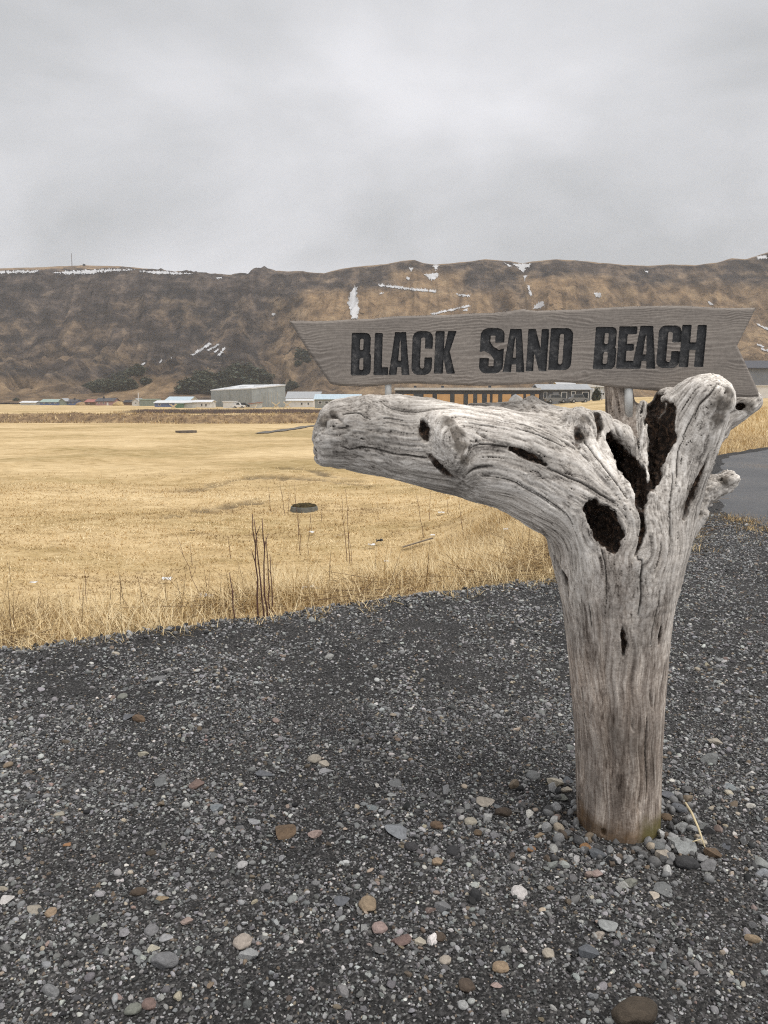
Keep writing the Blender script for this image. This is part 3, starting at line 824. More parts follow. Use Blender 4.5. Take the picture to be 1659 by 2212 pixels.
# weathered end grain and dark stains with outlines of their own
stain = np.zeros(len(wV))
for x, y, r in STAIN_SRC:
    h = hit(x, y)
    if h is None: continue
    r_ = np.linalg.norm(wV - h[0], axis=1) / (r * 2.5 / FV)
    mk = (r_ < 2.2).nonzero()[0]
    stain[mk] = np.maximum(stain[mk], 1 - ss(0.45, 1.15, r_[mk] + 0.5 * fbm(wV[mk] * 40, 3)))
# long drying cracks that run with the grain
cs_ = [q for q in CRACK_SRC if HITS[q] is not None]
seeds = np.array([HITS[q][0] for q in cs_]); half = np.array([5 + (int(q[0] * 7 + q[1] * 3) % 24) for q in cs_])
lines = [[s_] for s_ in seeds]
for sg in (1, -1):
    p = seeds.copy()
    for k in range(34):
        q = np.clip(((p - lo) / gsp + 0.5).astype(int), 0, np.array(gn) - 1)
        p = p + sg * 0.006 * D[q[:, 0], q[:, 1], q[:, 2]]
        e_ = 0.002; b0 = body(p)
        g_ = np.stack([body(p + e_ * np.eye(3)[a]) - b0 for a in range(3)], -1) / e_
        p = p - g_ * b0[:, None]
        for i in range(len(p)):
            if k < half[i]: lines[i] = lines[i] + [p[i].copy()] if sg > 0 else [p[i].copy()] + lines[i]
longc = np.zeros(len(wV))
for i, ln in enumerate(lines):
    ln = np.array(ln); u_ = np.linspace(0, len(ln) - 1, len(ln) * 4); ln = np.stack([np.interp(u_, np.arange(len(ln)), ln[:, a]) for a in range(3)], -1)
    ln = ln + 0.0012 * fbm(ln * 60.0 + i, 2)[:, None]; mk = ((wV > ln.min(0) - .012) & (wV < ln.max(0) + .012)).all(1).nonzero()[0]
    if not len(mk): continue
    d2 = ((wV[mk][:, None] - ln[None]) ** 2).sum(2); j = d2.argmin(1); t_ = j / max(1, d2.shape[1] - 1)
    wd = (0.0017 + 0.0026 * (((i * 37) % 10) / 10) ** 2) * np.sqrt(np.clip(4 * t_ * (1 - t_), 0.02, 1))
    dd = np.sqrt(d2.min(1))
    longc[mk] = np.maximum(longc[mk], 1 - ss(0.55, 1.3, dd / wd))
crack = ss(2.3, 3.0, -g3 - 0.15 * g2) * ss(0.6, 1.2, wV[:, 2]) * (1 - rot)
crack = np.maximum(crack, longc * (1 - rot) * .92)
wz = wV[:, 2]
amp = 0.45 + 0.55 * ss(0.85, 1.2, wz)
disp = amp * (0.0004 * np.clip(g1, -2, 2) + 0.0007 * np.clip(g2, -2, 1.6) + 0.0024 * np.clip(g4, -2, 1.5)) - 0.006 * crack + rot * 0.009 * fbm(wV * 55, 3, 0.6) + stain * 0.005 * fbm(wV * 60, 3)
wV = wV + nn * disp[:, None]
wF = wF[:, :]
nn = vnormals(wV, wF)
tone = np.clip((1 - ss(0.40, 1.22, wz + 0.35 * fbm(wV * np.array([9, 9, 2.5]), 3))) + 0.25 * fbm(wV * np.array([14, 14, 3.0]), 3), 0, 1)
tone = np.where(np.isin(np.argmin(parts, 0), [i for i, l in enumerate(LIMB) if l[0] in ('upright_stub',)]), np.maximum(tone, .85), tone)
basew = 1 - ss(0.02, 0.10, wz + 0.05 * fbm(wV * 14, 3))
vxw, vyw, _ = project(wV)
moss = basew * ss(1370, 1400, vxw)
grain = np.clip(0.56 + 0.10 * g1 + 0.06 * g2 + 0.05 * g3 + 0.035 * g4, 0, 1)
m = Mt('driftwood', 0.82, 0.25)
gm = m.attr('grain')
grey = m.ramp(gm, [(0.14, (0.05, 0.043, 0.038)), (0.34, (0.26, 0.237, 0.213)), (0.52, (0.51, 0.472, 0.425)), (0.78, (0.78, 0.74, 0.685))])
brn = m.ramp(gm, [(0.10, (0.06, 0.045, 0.036)), (0.33, (0.185, 0.148, 0.122)), (0.55, (0.335, 0.282, 0.24)), (0.85, (0.58, 0.52, 0.46))])
c = m.mix(m.attr('tone'), grey, brn)
n4 = m.noise(3.6, 5, 0.6)
c = m.mix(0.75, c, m.ramp(n4, [(0.34, (0.46, 0.45, 0.44)), (0.5, (0.98, 0.97, 0.96)), (0.66, (1.42, 1.41, 1.39))]), 'MULTIPLY')
ns = m.noise(1.0, 5, 0.6, stretch=(26, 26, 3.2))
c = m.mix(m.math('MULTIPLY', m.attr('tone'), 0.85), c, m.mix(1.0, c, m.ramp(ns, [(0.32, (0.50, 0.47, 0.45)), (0.5, (1.0, 1.0, 1.0)), (0.68, (1.5, 1.47, 1.42))]), 'MULTIPLY'))
n5 = m.noise(70.0, 4, 0.7)
c = m.mix(0.35, c, m.ramp(n5, [(0.33, (0.58, 0.56, 0.55)), (0.6, (1.25, 1.24, 1.23))]), 'MULTIPLY')
stn = m.ramp(m.noise(55, 5, 0.75), [(0.32, (0.035, 0.028, 0.022)), (0.55, (0.12, 0.10, 0.08)), (0.75, (0.33, 0.30, 0.26))])
c = m.mix(m.math('MULTIPLY', m.attr('stain'), 0.85), c, stn)
c = m.mix(m.attr('crack'), c, (0.03, 0.024, 0.02))
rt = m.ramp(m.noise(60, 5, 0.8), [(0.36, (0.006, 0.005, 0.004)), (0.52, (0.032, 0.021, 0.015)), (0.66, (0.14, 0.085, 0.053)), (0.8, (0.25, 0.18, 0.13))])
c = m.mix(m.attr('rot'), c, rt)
c = m.mix(m.math('MULTIPLY', m.attr('foot'), 0.8), c, m.ramp(m.noise(22, 4), [(0.3, (0.07, 0.042, 0.022)), (0.7, (0.23, 0.14, 0.07))]))
c = m.mix(m.math('MULTIPLY', m.attr('moss'), 0.7), c, (0.13, 0.125, 0.035))
m.base(c); m.bump(n5, 0.35, 0.004)
wood_mat = m.m
attrs = dict(grain=grain, tone=tone, stain=stain, crack=crack, rot=rot, foot=basew, moss=moss)
stump = empty('driftwood_stump', (float(S(1335,1800,0)[0]), SY, 0), 'weathered grey driftwood tree stump standing in the gravel and holding the sign', 'driftwood')
pn = [l[0] for l in LIMB]; names = ['trunk', 'long_branch', 'right_branch', 'rear_branch', 'upright_stub', 'rear_log', 'side_stub']
lab = {'trunk': 'upright driftwood trunk with rotten hollows', 'long_branch': 'thick branch reaching left under the sign', 'right_branch': 'short rounded branch in front of the sign',
       'rear_branch': 'thinner branch behind the thick one', 'upright_stub': 'short stub behind the grey pipe', 'rear_log': 'broken log end behind the rounded branch', 'side_stub': 'rough broken stub on the right side'}
owner = np.array([names.index(n) for n in pn])[np.argmin(parts, 0)]
# settle ownership per face, then cut the one surface into its limbs
fo = owner[wF]; fown = np.sort(fo, 1)[:, 1]
for i, nm in enumerate(names):
    F = wF[fown == i]
    if not len(F): continue
    A = dict(attrs); A['nx'] = nn
    V, F, A = compact(wV, F, A); nrm_ = A.pop('nx')
    V = V - np.array(stump.location)
    o = link(nm, raw_mesh(nm, V, F, True, A, nrm_), wood_mat, stump); o['label'] = lab[nm]

# ------------------------------------------------------------------ arrow sign
BY = SY + 0.035
OUT = [(624,693),(650,692),(680,693.5),(720,692),(757,689.5),(808,688),(836,684),(866,682),(930,680.5),(970,680),(1007,677),(1071,675),(1105,671),(1131,667),(1145,669.5),(1160,671),(1211,669),(1256,668),
       (1290,665),(1333,663),(1380,661),(1429,660),(1480,660),(1544,664),(1595,665),(1635,664),(1618,698),(1594,747),(1605,770),(1622,806),(1640,845),(1641,857),(1600,858),(1520,850),(1470,846),(1429,844),(1390,841),(1333,837),
       (1300,832),(1275,829),(1237,826),(1192,824.5),(1147,829),(1110,831),(1071,833),(1030,833),(981,831),(940,829.5),(904,828),(870,828),(840,830),(815,833),(789,835),(760,834.5),(738,833),(720,831),(712,828),(695,803),(661,752)]
bp = [at(x, y, BY) for x, y in OUT]; bpoly = [(p[0], p[2]) for p in bp]
def zx(zx_, zy_): p = at(597 + zx_*.6400, 637 + zy_*.6400, BY); return p[0], p[2]
LET = [('B',252,320,128,272),('L',330,379,128,271),('A',382,451,126,270),('C',458,526,122,270),('K',535,604,122,266),
       ('S',688,766,112,265),('A',770,839,115,261),('N',848,914,115,258),('D',924,996,112,254),
       ('B',1076,1145,108,251),('E',1155,1210,106,249),('A',1208,1281,105,249),('C',1290,1360,103,247),('H',1368,1443,101,244)]
def rb(u, v, x0, y0, x1, y1, r, asp):
    """rounded box; u in 0..1 across, v up; distances in units of the letter height, asp = width/height"""
    cx, cy, hx_, hy_ = (x0+x1)/2*asp, (y0+y1)/2, (x1-x0)/2*asp, (y1-y0)/2
    r = min(r, hx_, hy_)
    qx = np.abs(u*asp - cx) - hx_ + r; qy = np.abs(v - cy) - hy_ + r
    return np.hypot(np.maximum(qx, 0), np.maximum(qy, 0)) + np.minimum(np.maximum(qx, qy), 0) - r
def pg(u, v, poly, asp):
    return poly_sdf(u*asp, v, [(x*asp, y) for x, y in poly])
def glyph(ch, u, v, a):
    B = lambda x0, y0, x1, y1, r=.03: rb(u, v, x0, y0, x1, y1, r, a)
    U = lambda *s: np.minimum.reduce(s)
    X = lambda d, *s: np.maximum.reduce([d] + [-q for q in s])
    if ch == 'B': return X(U(B(0,0,.6,1), B(.1,0,1,.56,.13), B(.1,.46,.96,1,.13)), B(.43,.13,.62,.41,.04), B(.43,.60,.60,.86,.04))
    if ch == 'L': return U(B(0,0,.56,1), B(0,0,1,.19))
    if ch == 'A': return X(pg(u, v, [(0,0),(.24,1),(.76,1),(1,0)], a) - .004, pg(u, v, [(.43,.34),(.57,.34),(.51,.80),(.49,.80)], a), pg(u, v, [(.37,-.1),(.63,-.1),(.60,.18),(.40,.18)], a))
    if ch == 'C': return X(B(0,0,1,1,.17), B(.42,.15,.62,.85,.05), B(.55,.40,1.2,.60,.0))
    if ch == 'K': return U(B(0,0,.44,1), pg(u, v, [(.40,.42),(.60,1),(1.0,1),(.72,.52),(1.02,0),(.62,0),(.40,.40)], a))
    if ch == 'S': return X(B(0,0,1,1,.17), pg(u, v, [(.42,.70),(.42,.83),(.62,.83),(.62,.68),(1.2,.68),(1.2,.58),(.78,.52),(.55,.60)], a), pg(u, v, [(.60,.31),(.60,.16),(.40,.16),(.40,.34),(-.2,.34),(-.2,.44),(.18,.50),(.45,.42)], a))
    if ch == 'N': return U(B(0,0,.36,1), B(.64,0,1,1), pg(u, v, [(0,1),(.36,1),(1,0),(.64,0)], a))
    if ch == 'D': return X(U(B(0,0,.6,1), B(.1,0,1,1,.17)), B(.42,.14,.60,.86,.05))
    if ch == 'E': return U(B(0,0,.5,1), B(0,.81,1,1), B(0,.42,.9,.59), B(0,0,1,.19))
    if ch == 'H': return U(B(0,0,.38,1), B(.62,0,1,1), B(.2,.41,.8,.59))
h = 0.0021
xs = np.arange(min(p[0] for p in bpoly) - 2*h, max(p[0] for p in bpoly) + 2*h, h)
zs = np.arange(min(p[1] for p in bpoly) - 2*h, max(p[1] for p in bpoly) + 2*h, h)
BX, BZ = [q.ravel() for q in np.meshgrid(xs, zs, indexing='ij')]
idx = np.arange(len(BX)).reshape(len(xs), len(zs))
bF = np.stack([idx[:-1,:-1], idx[1:,:-1], idx[1:,1:], idx[:-1,1:]], -1).reshape(-1, 4)
def bsd(x, z): return poly_sdf(x, z, bpoly)
def lsd(x, z):
    best = np.full(len(x), 1.0); who = np.full(len(x), -1)
    wob = 0.0012 * fbm2(x, z, 120, 2, 0.5, 3.0)
    for i, (ch, x0, x1, y0, y1) in enumerate(LET):
        X0, Zt = zx(x0, y0); X1, Zb = zx(x1, y1); hh = Zt - Zb
        mk = (x > X0 - .02) & (x < X1 + .02) & (z > Zb - .02) & (z < Zt + .02)
        v = (z[mk] - Zb) / hh; slant = 0.035 * hh
        u = (x[mk] - slant * (v - 0.5) - X0) / (X1 - X0)
        d = glyph(ch, u, v, (X1 - X0) / hh) * hh + wob[mk]
        o_ = best[mk]; w_ = who[mk]
        w_ = np.where(d < o_, i, w_); o_ = np.minimum(o_, d)
        best[mk] = o_; who[mk] = w_
    return best, who
def snap(X, Z, fn, lim):
    s_ = fn(X, Z); mk = np.abs(s_) < lim; e = 2e-4
    gx_ = (fn(X[mk] + e, Z[mk]) - s_[mk]) / e; gz_ = (fn(X[mk], Z[mk] + e) - s_[mk]) / e
    g_ = np.hypot(gx_, gz_) + 1e-9
    X = X.copy(); Z = Z.copy()
    X[mk] -= np.clip(s_[mk] * gx_ / g_, -lim, lim); Z[mk] -= np.clip(s_[mk] * gz_ / g_, -lim, lim)
    s_[mk] = 0
    return X, Z, s_
BX, BZ, sb = snap(BX, BZ, bsd, h * 0.72)
BX, BZ, sl_ = snap(BX, BZ, lambda x, z: lsd(x, z)[0], h * 0.55)
keep = sb[bF].max(1) <= 1e-9
bF = bF[keep]
zc = (BZ - np.interp(BX, [bpoly[0][0], bpoly[25][0]], [at(624,765,BY)[2], at(1635,752,BY)[2]]))
wrp = 0.030 * fbm2(BX, BZ * 3, 3.2, 3, 0.5, 1.0) + 0.010 * fbm2(BX, BZ * 2, 11, 2, 0.5, 7.0) + 0.003 * fbm2(BX, BZ, 45, 2, 0.5, 2.0)
ring = np.abs(zc * 1.0 + wrp + 0.008) ** 1.25 * 150 * (1 + 0.25 * fbm2(BX, BZ, 1.5, 2, 0.5, 9.0))
saw = np.mod(ring, 1.0)
line = np.exp(-((saw - 0.5) / 0.20) ** 2)
fine = fbm(np.stack([BX * 14, BZ * 420, BX * 0], -1), 2)
blot = ss(-0.15, 0.35, fbm2(BX, BZ * 2.0, 5, 3, 0.5, 4.0))
gb = np.clip(0.46 + (0.30 * (line - 0.45)) * (0.35 + 0.65 * blot) + 0.12 * fine, 0, 1)
rip = np.sin(BX * 2 * math.pi / 0.0075 + 2.2 * fbm2(BX, BZ, 18, 2)) * (0.3 + 0.7 * ss(0.0, 0.4, fbm2(BX, BZ, 4, 2, 0.5, 12.0)))
cut = ss(0.0, 0.0035, -sl_)
bev = ss(0, 0.010, -sb)
chis = fbm2(BX, BZ, 75, 3, 0.6, 5.5)
yoff = -0.0012 * line * (0.3 + 0.7 * blot) - 0.00025 * rip - 0.0006 * fine + 0.006 * (1 - bev) ** 2
yoff = yoff * (1 - cut) + cut * (0.0095 + 0.0022 * chis)
front = np.stack([BX, BY + yoff, BZ], -1)
who = lsd(BX[bF].mean(1), BZ[bF].mean(1))
inl = (sl_[bF].mean(1) < -1e-6) & (who[0] < 0.0006)
sign = empty('arrow_sign', (float(S(1362,900,.035)[0]), BY + 0.02, float(at(1362, 905, BY)[2])), 'weathered wooden arrow board with carved black lettering fixed above the driftwood', 'sign')
so = np.array(sign.location)
m = Mt('sign_wood', 0.8, 0.25)
gm = m.attr('grain')
c = m.ramp(gm, [(0.05, (0.09, 0.077, 0.066)), (0.32, (0.20, 0.174, 0.152)), (0.6, (0.32, 0.284, 0.25)), (0.85, (0.46, 0.415, 0.37))])
c = m.mix(0.7, c, m.ramp(m.noise(3.0, 5, 0.6, stretch=(1, 1, 3)), [(0.3, (0.75, 0.75, 0.76)), (0.7, (1.18, 1.17, 1.15))]), 'MULTIPLY')
c = m.mix(0.4, c, m.ramp(m.noise(120.0, 3, 0.7), [(0.33, (0.6,)*3), (0.62, (1.15,)*3)]), 'MULTIPLY')
m.base(c); sign_mat = m.m
m = Mt('black_letter_paint', 0.55, 0.4)
n6 = m.noise(45, 5, 0.7); n7 = m.noise(160, 3, 0.7)
m.base(m.mix(0.6, m.ramp(n6, [(0.34, (0.014, 0.014, 0.015)), (0.55, (0.038, 0.038, 0.039)), (0.70, (0.13, 0.122, 0.115))]), m.ramp(n7, [(0.3, (0.5,)*3), (0.7, (1.4,)*3)]), 'MULTIPLY'))
m.bump(n7, 0.5, 0.003); letter_mat = m.m
th = 0.042
Ff = bF[~inl]
# rim and back
E = np.concatenate([bF[:, [0,1]], bF[:, [1,2]], bF[:, [2,3]], bF[:, [3,0]]])
key = E[:, 0].astype(np.int64) * len(BX) + E[:, 1]; rkey = E[:, 1].astype(np.int64) * len(BX) + E[:, 0]
bE = E[~np.isin(key, rkey)]
back = front.copy(); back[:, 1] = BY + th
nb = len(front)
Fr = np.stack([bE[:, 1], bE[:, 0], bE[:, 0] + nb, bE[:, 1] + nb], -1)
cb_ = np.array([np.mean([p[0] for p in bpoly]), BY + th, np.mean([p[1] for p in bpoly])])
V = np.concatenate([front, back]) - so; A = dict(grain=np.concatenate([gb, gb * 0.7 + 0.1]))
V, F, A = compact(V, np.concatenate([Ff, Fr, bF[:, ::-1] + nb]), A)
link('board', raw_mesh('board', V, F, True, A), sign_mat, sign)['label'] = 'arrow-shaped weathered plank with a notched right end'
for i, (ch, *_r) in enumerate(LET):
    F = bF[inl & (who[1] == i)]
    V, F, A = compact(front - so, F, dict(grain=gb))
    o = link('letter', raw_mesh('letter', V, F, True, A), letter_mat, sign); o['label'] = 'carved black letter ' + ch
m = Mt('grey_pipe', 0.45, 0.4)
m.base(m.ramp(m.noise(30, 4, 0.6), [(0.3, (0.50, 0.50, 0.48)), (0.7, (0.60, 0.60, 0.58))])); pipe_mat = m.m
for x, y0, y1, r in ((1362, 826, 910, 0.0138), (838.5, 818, 872, 0.0115)):
    a = at(x, y0, BY + 0.0) - so; b = at(x, y1, BY + 0.0) - so
    a[1] = b[1] = 0.0
    o = MB().tube([b, a], r, 20).build('post', pipe_mat, sign, True)
# ------------------------------------------------------------------ gravel and stones
def ico(sub):
    bm = bmesh.new(); bmesh.ops.create_icosphere(bm, subdivisions=sub, radius=1.0)
    V = np.array([v.co[:] for v in bm.verts]); F = np.array([[v.index for v in f.verts] for f in bm.faces]); bm.free()
    return V, F
def rock_shape(seed, sub, kind):
    """unit stone: r = water-worn, a = broken and angular, f = flat slab"""
    V, F = ico(sub); r = np.random.default_rng(seed)
    V = V * (1 + 0.28 * fbm(V * 0.9 + seed * 3.7, 2)[:, None])
    cuts = {'r': 2, 'a': 15, 'f': 9}[kind]
    for _ in range(cuts):
        n = r.normal(size=3); n /= np.linalg.norm(n); lim = r.uniform(0.45, 0.80) if kind != 'r' else r.uniform(0.7, 0.9)
        e = V @ n - lim
        V = V - np.where(e > 0, e * (1.0 if kind != 'r' else 0.7), 0)[:, None] * n
    if sub > 2: V = V * (1 + (0.05 if kind == 'r' else 0.025) * fbm(V * 4 + seed, 3)[:, None])
    V = V / np.abs(V).max(0)
    return V, F
m = Mt('pebble', 0.78, 0.3)
pcol = m.attr('pcol', 'INSTANCER', 'Vector')
sp = m.ramp(m.noise(3.5, 5, 0.7), [(0.3, (0.6,)*3), (0.5, (1.0,)*3), (0.72, (1.45,)*3)])
m.base(m.mix(1.0, pcol, sp, 'MULTIPLY')); pebble_mat = m.m
lib = bpy.data.collections.new('pebble_shapes')
NV = 12
for i in range(NV):
    V, F = rock_shape(100 + i, 2, 'raaa'[i % 4] if i < 9 else 'f')
    me = raw_mesh('pebble', V, F, i % 4 == 0); me.materials.append(pebble_mat)
    lib.objects.link(bpy.data.objects.new('pebble', me))
BASE = np.array([S(1335, 1800, 0)[0], SY])
def scatter(n, y0, y1, tmax=0.74):
    half = lambda y: 0.56 * y + 0.55            # wide enough for a step to either side
    old = (y1*y1 - y0*y0) * tmax; box_ = (y1 - y0) * 2 * half(y1); n = int(n * box_ / old)
    Y = rng.uniform(y0, y1, n); X = rng.uniform(-half(y1), half(y1), n); ok = np.abs(X) < half(Y); X, Y = X[ok], Y[ok]; n = len(X)
    d = edge_dist(X, Y) + 0.25 * fbm2(X, Y, 2.5, 3, 0.6, 5.0)
    ok = (d < 0.10) & (poly_sdf(X, Y, ROAD) > -0.55 * rng.random(n) ** 3) & (np.hypot(X - BASE[0], Y - BASE[1]) > 0.137)
    return X[ok], Y[ok]
PAL = np.array([(0.020,0.020,0.020),(0.034,0.034,0.035),(0.065,0.064,0.064),(0.12,0.118,0.116),(0.185,0.184,0.182),(0.265,0.264,0.26),(0.38,0.375,0.36),(0.54,0.52,0.48),(0.17,0.135,0.098),(0.11,0.086,0.066),(0.24,0.185,0.16),(0.34,0.29,0.225)])
def layer(n, y0, y1, s0, s1, pw, probs, sink, patch=0.0):
    X, Y = scatter(n, y0, y1)
    if patch:
        f = fbm2(X, Y, 1.6, 3, 0.6, 21.0) + fbm2(X, Y, 6, 2, 0.6, 2.0) * 0.5
        ok = rng.random(len(X)) < np.clip(0.62 + patch * f, 0.06, 1); X, Y = X[ok], Y[ok]
    k = len(X); s = s0 * (s1 / s0) ** (rng.random(k) ** pw)
    sc = s[:, None] * 0.5 * np.stack([rng.uniform(.8, 1.3, k), rng.uniform(.6, 1.0, k), rng.uniform(.35, .75, k)], -1)
    z = gravel_z(X, Y) + sc[:, 2] * sink
    c = PAL[rng.choice(len(PAL), k, p=np.array(probs) / sum(probs))] * rng.uniform(0.75, 1.25, (k, 1)) * rng.uniform(0.96, 1.04, (k, 3))
    rot_ = np.stack([rng.normal(0, .3, k), rng.normal(0, .3, k), rng.uniform(0, 6.28, k)], -1)
    return np.stack([X, Y, z], -1), sc, rot_, c
fineP = [2.5,5,8,11,10,6,1.8,.5,1.2,.9,.3,.5]; midP = [.8,2,4.5,9,12,10,4,.9,1.6,1.3,.6,1.0]; bigP = [.5,1.5,4,8,10,7,2.6,1.0,2.0,1.8,1.0,.9]
LY = [layer(150000, .9, 3.7, .005, .011, 1.0, fineP, .25, .5), layer(130000, .9, 7.5, .008, .017, 1.2, fineP, .3, .9), layer(20000, 7, 12, .014, .024, 1.0, fineP, .2, .8),
      layer(85000, .9, 9, .011, .025, 1.3, midP, .30, 1.2), layer(32000, .9, 12, .018, .040, 1.9, midP, .26, 1.6), layer(1100, .9, 12, .034, .060, 2.4, bigP, .35, 1.0)]
# the loose ridge of stones along the rim of the lot and round the foot of the stump
k = 800; i_ = rng.integers(1, 6, k); t_ = rng.random(k)[:, None]
q = EDGE[i_] * (1 - t_) + EDGE[i_ + 1] * t_ + rng.normal(0, .15, (k, 2)) + np.array([.04, -.05]); s = .012 + .030 * rng.random(k) ** 2.2
LY.append((np.column_stack([q, gravel_z(q[:, 0], q[:, 1]) + 0.012]), s[:, None] * .5 * rng.uniform(.6, 1.2, (k, 3)), rng.normal(0, 1.5, (k, 3)), PAL[rng.choice(12, k, p=np.array(midP)/sum(midP))]))
k = 190; a_ = rng.uniform(0, 6.28, k); r_ = 0.145 + rng.gamma(2, .06, k); s = rng.uniform(.014, .042, k)
q = BASE + np.stack([np.cos(a_) * r_, np.sin(a_) * r_], -1)
LY.append((np.column_stack([q, gravel_z(q[:, 0], q[:, 1]) + s * .25]), s[:, None] * .5 * rng.uniform(.7, 1.2, (k, 3)), rng.normal(0, .8, (k, 3)), PAL[rng.choice(12, k, p=np.array(bigP)/sum(bigP))]))
gP, gS, gR, gC = [np.concatenate([l[i] for l in LY]) for i in range(4)]
me = bpy.data.meshes.new('gravel'); me.vertices.add(len(gP)); me.vertices.foreach_set('co', gP.astype(np.float32).ravel())
for nm, arr in (('pscale', gS), ('prot', gR), ('pcol', gC)):
    a = me.attributes.new(nm, 'FLOAT_VECTOR', 'POINT'); a.data.foreach_set('vector', arr.astype(np.float32).ravel())
a = me.attributes.new('pidx', 'INT', 'POINT'); a.data.foreach_set('value', rng.integers(0, NV, len(gP)).astype(np.int32))
gravel = tag(link('gravel', me), 'dark grey gravel and small pebbles covering the lot', None, None, 'stuff')
gt = bpy.data.node_groups.new('scatter_pebbles', 'GeometryNodeTree')
gt.interface.new_socket('Geometry', in_out='INPUT', socket_type='NodeSocketGeometry'); gt.interface.new_socket('Geometry', in_out='OUTPUT', socket_type='NodeSocketGeometry')
gi = gt.nodes.new('NodeGroupInput'); go = gt.nodes.new('NodeGroupOutput'); ip = gt.nodes.new('GeometryNodeInstanceOnPoints'); ci = gt.nodes.new('GeometryNodeCollectionInfo')
ci.inputs['Collection'].default_value = lib; ci.inputs['Separate Children'].default_value = True; ci.inputs['Reset Children'].default_value = True
ip.inputs['Pick Instance'].default_value = True
def nattr(nm, ty):
    n = gt.nodes.new('GeometryNodeInputNamedAttribute'); n.data_type = ty; n.inputs['Name'].default_value = nm
    return n.outputs[0]
er = gt.nodes.new('FunctionNodeEulerToRotation')
gt.links.new(nattr('prot', 'FLOAT_VECTOR'), er.inputs[0])
gt.links.new(gi.outputs[0], ip.inputs['Points']); gt.links.new(ci.outputs[0], ip.inputs['Instance'])
gt.links.new(nattr('pidx', 'INT'), ip.inputs['Instance Index']); gt.links.new(er.outputs[0], ip.inputs['Rotation']); gt.links.new(nattr('pscale', 'FLOAT_VECTOR'), ip.inputs['Scale'])
gt.links.new(ip.outputs[0], go.inputs[0])
gravel.modifiers.new('scatter', 'NODES').node_group = gt

# single stones -------------------------------------------------------
m = Mt('stone', 0.8, 0.3)
oi = m.n('ShaderNodeObjectInfo')
s1 = m.ramp(m.noise(2.2, 6, 0.7), [(0.3, (0.62,)*3), (0.5, (1.0,)*3), (0.7, (1.3,)*3)])
s2 = m.ramp(m.noise(14, 4, 0.75), [(0.32, (0.7,)*3), (0.65, (1.2,)*3)])
m.base(m.mix(0.7, m.mix(1.0, oi.outputs['Color'], s1, 'MULTIPLY'), s2, 'MULTIPLY')); m.bump(m.noise(6, 5, 0.7), 0.4, 0.15); stone_mat = m.m
SHP = {}
for kd in 'raf':
    for j in range(4):
        V, F = rock_shape(ord(kd) + 31 * j, 4, kd); me = raw_mesh('stone', V, F, kd == 'r'); me.materials.append(stone_mat); SHP[kd, j] = me
CC = dict(slate=(.135,.14,.15), dark=(.055,.054,.055), grey=(.19,.19,.188), pale=(.33,.33,.325), white=(.52,.50,.47), cream=(.47,.42,.34), beige=(.36,.32,.265), brown=(.15,.105,.068),
          dbrown=(.085,.065,.048), tan=(.30,.225,.15), orange=(.30,.165,.085), pink=(.33,.25,.22), red=(.20,.14,.122), bluish=(.25,.265,.275), green=(.21,.215,.185))
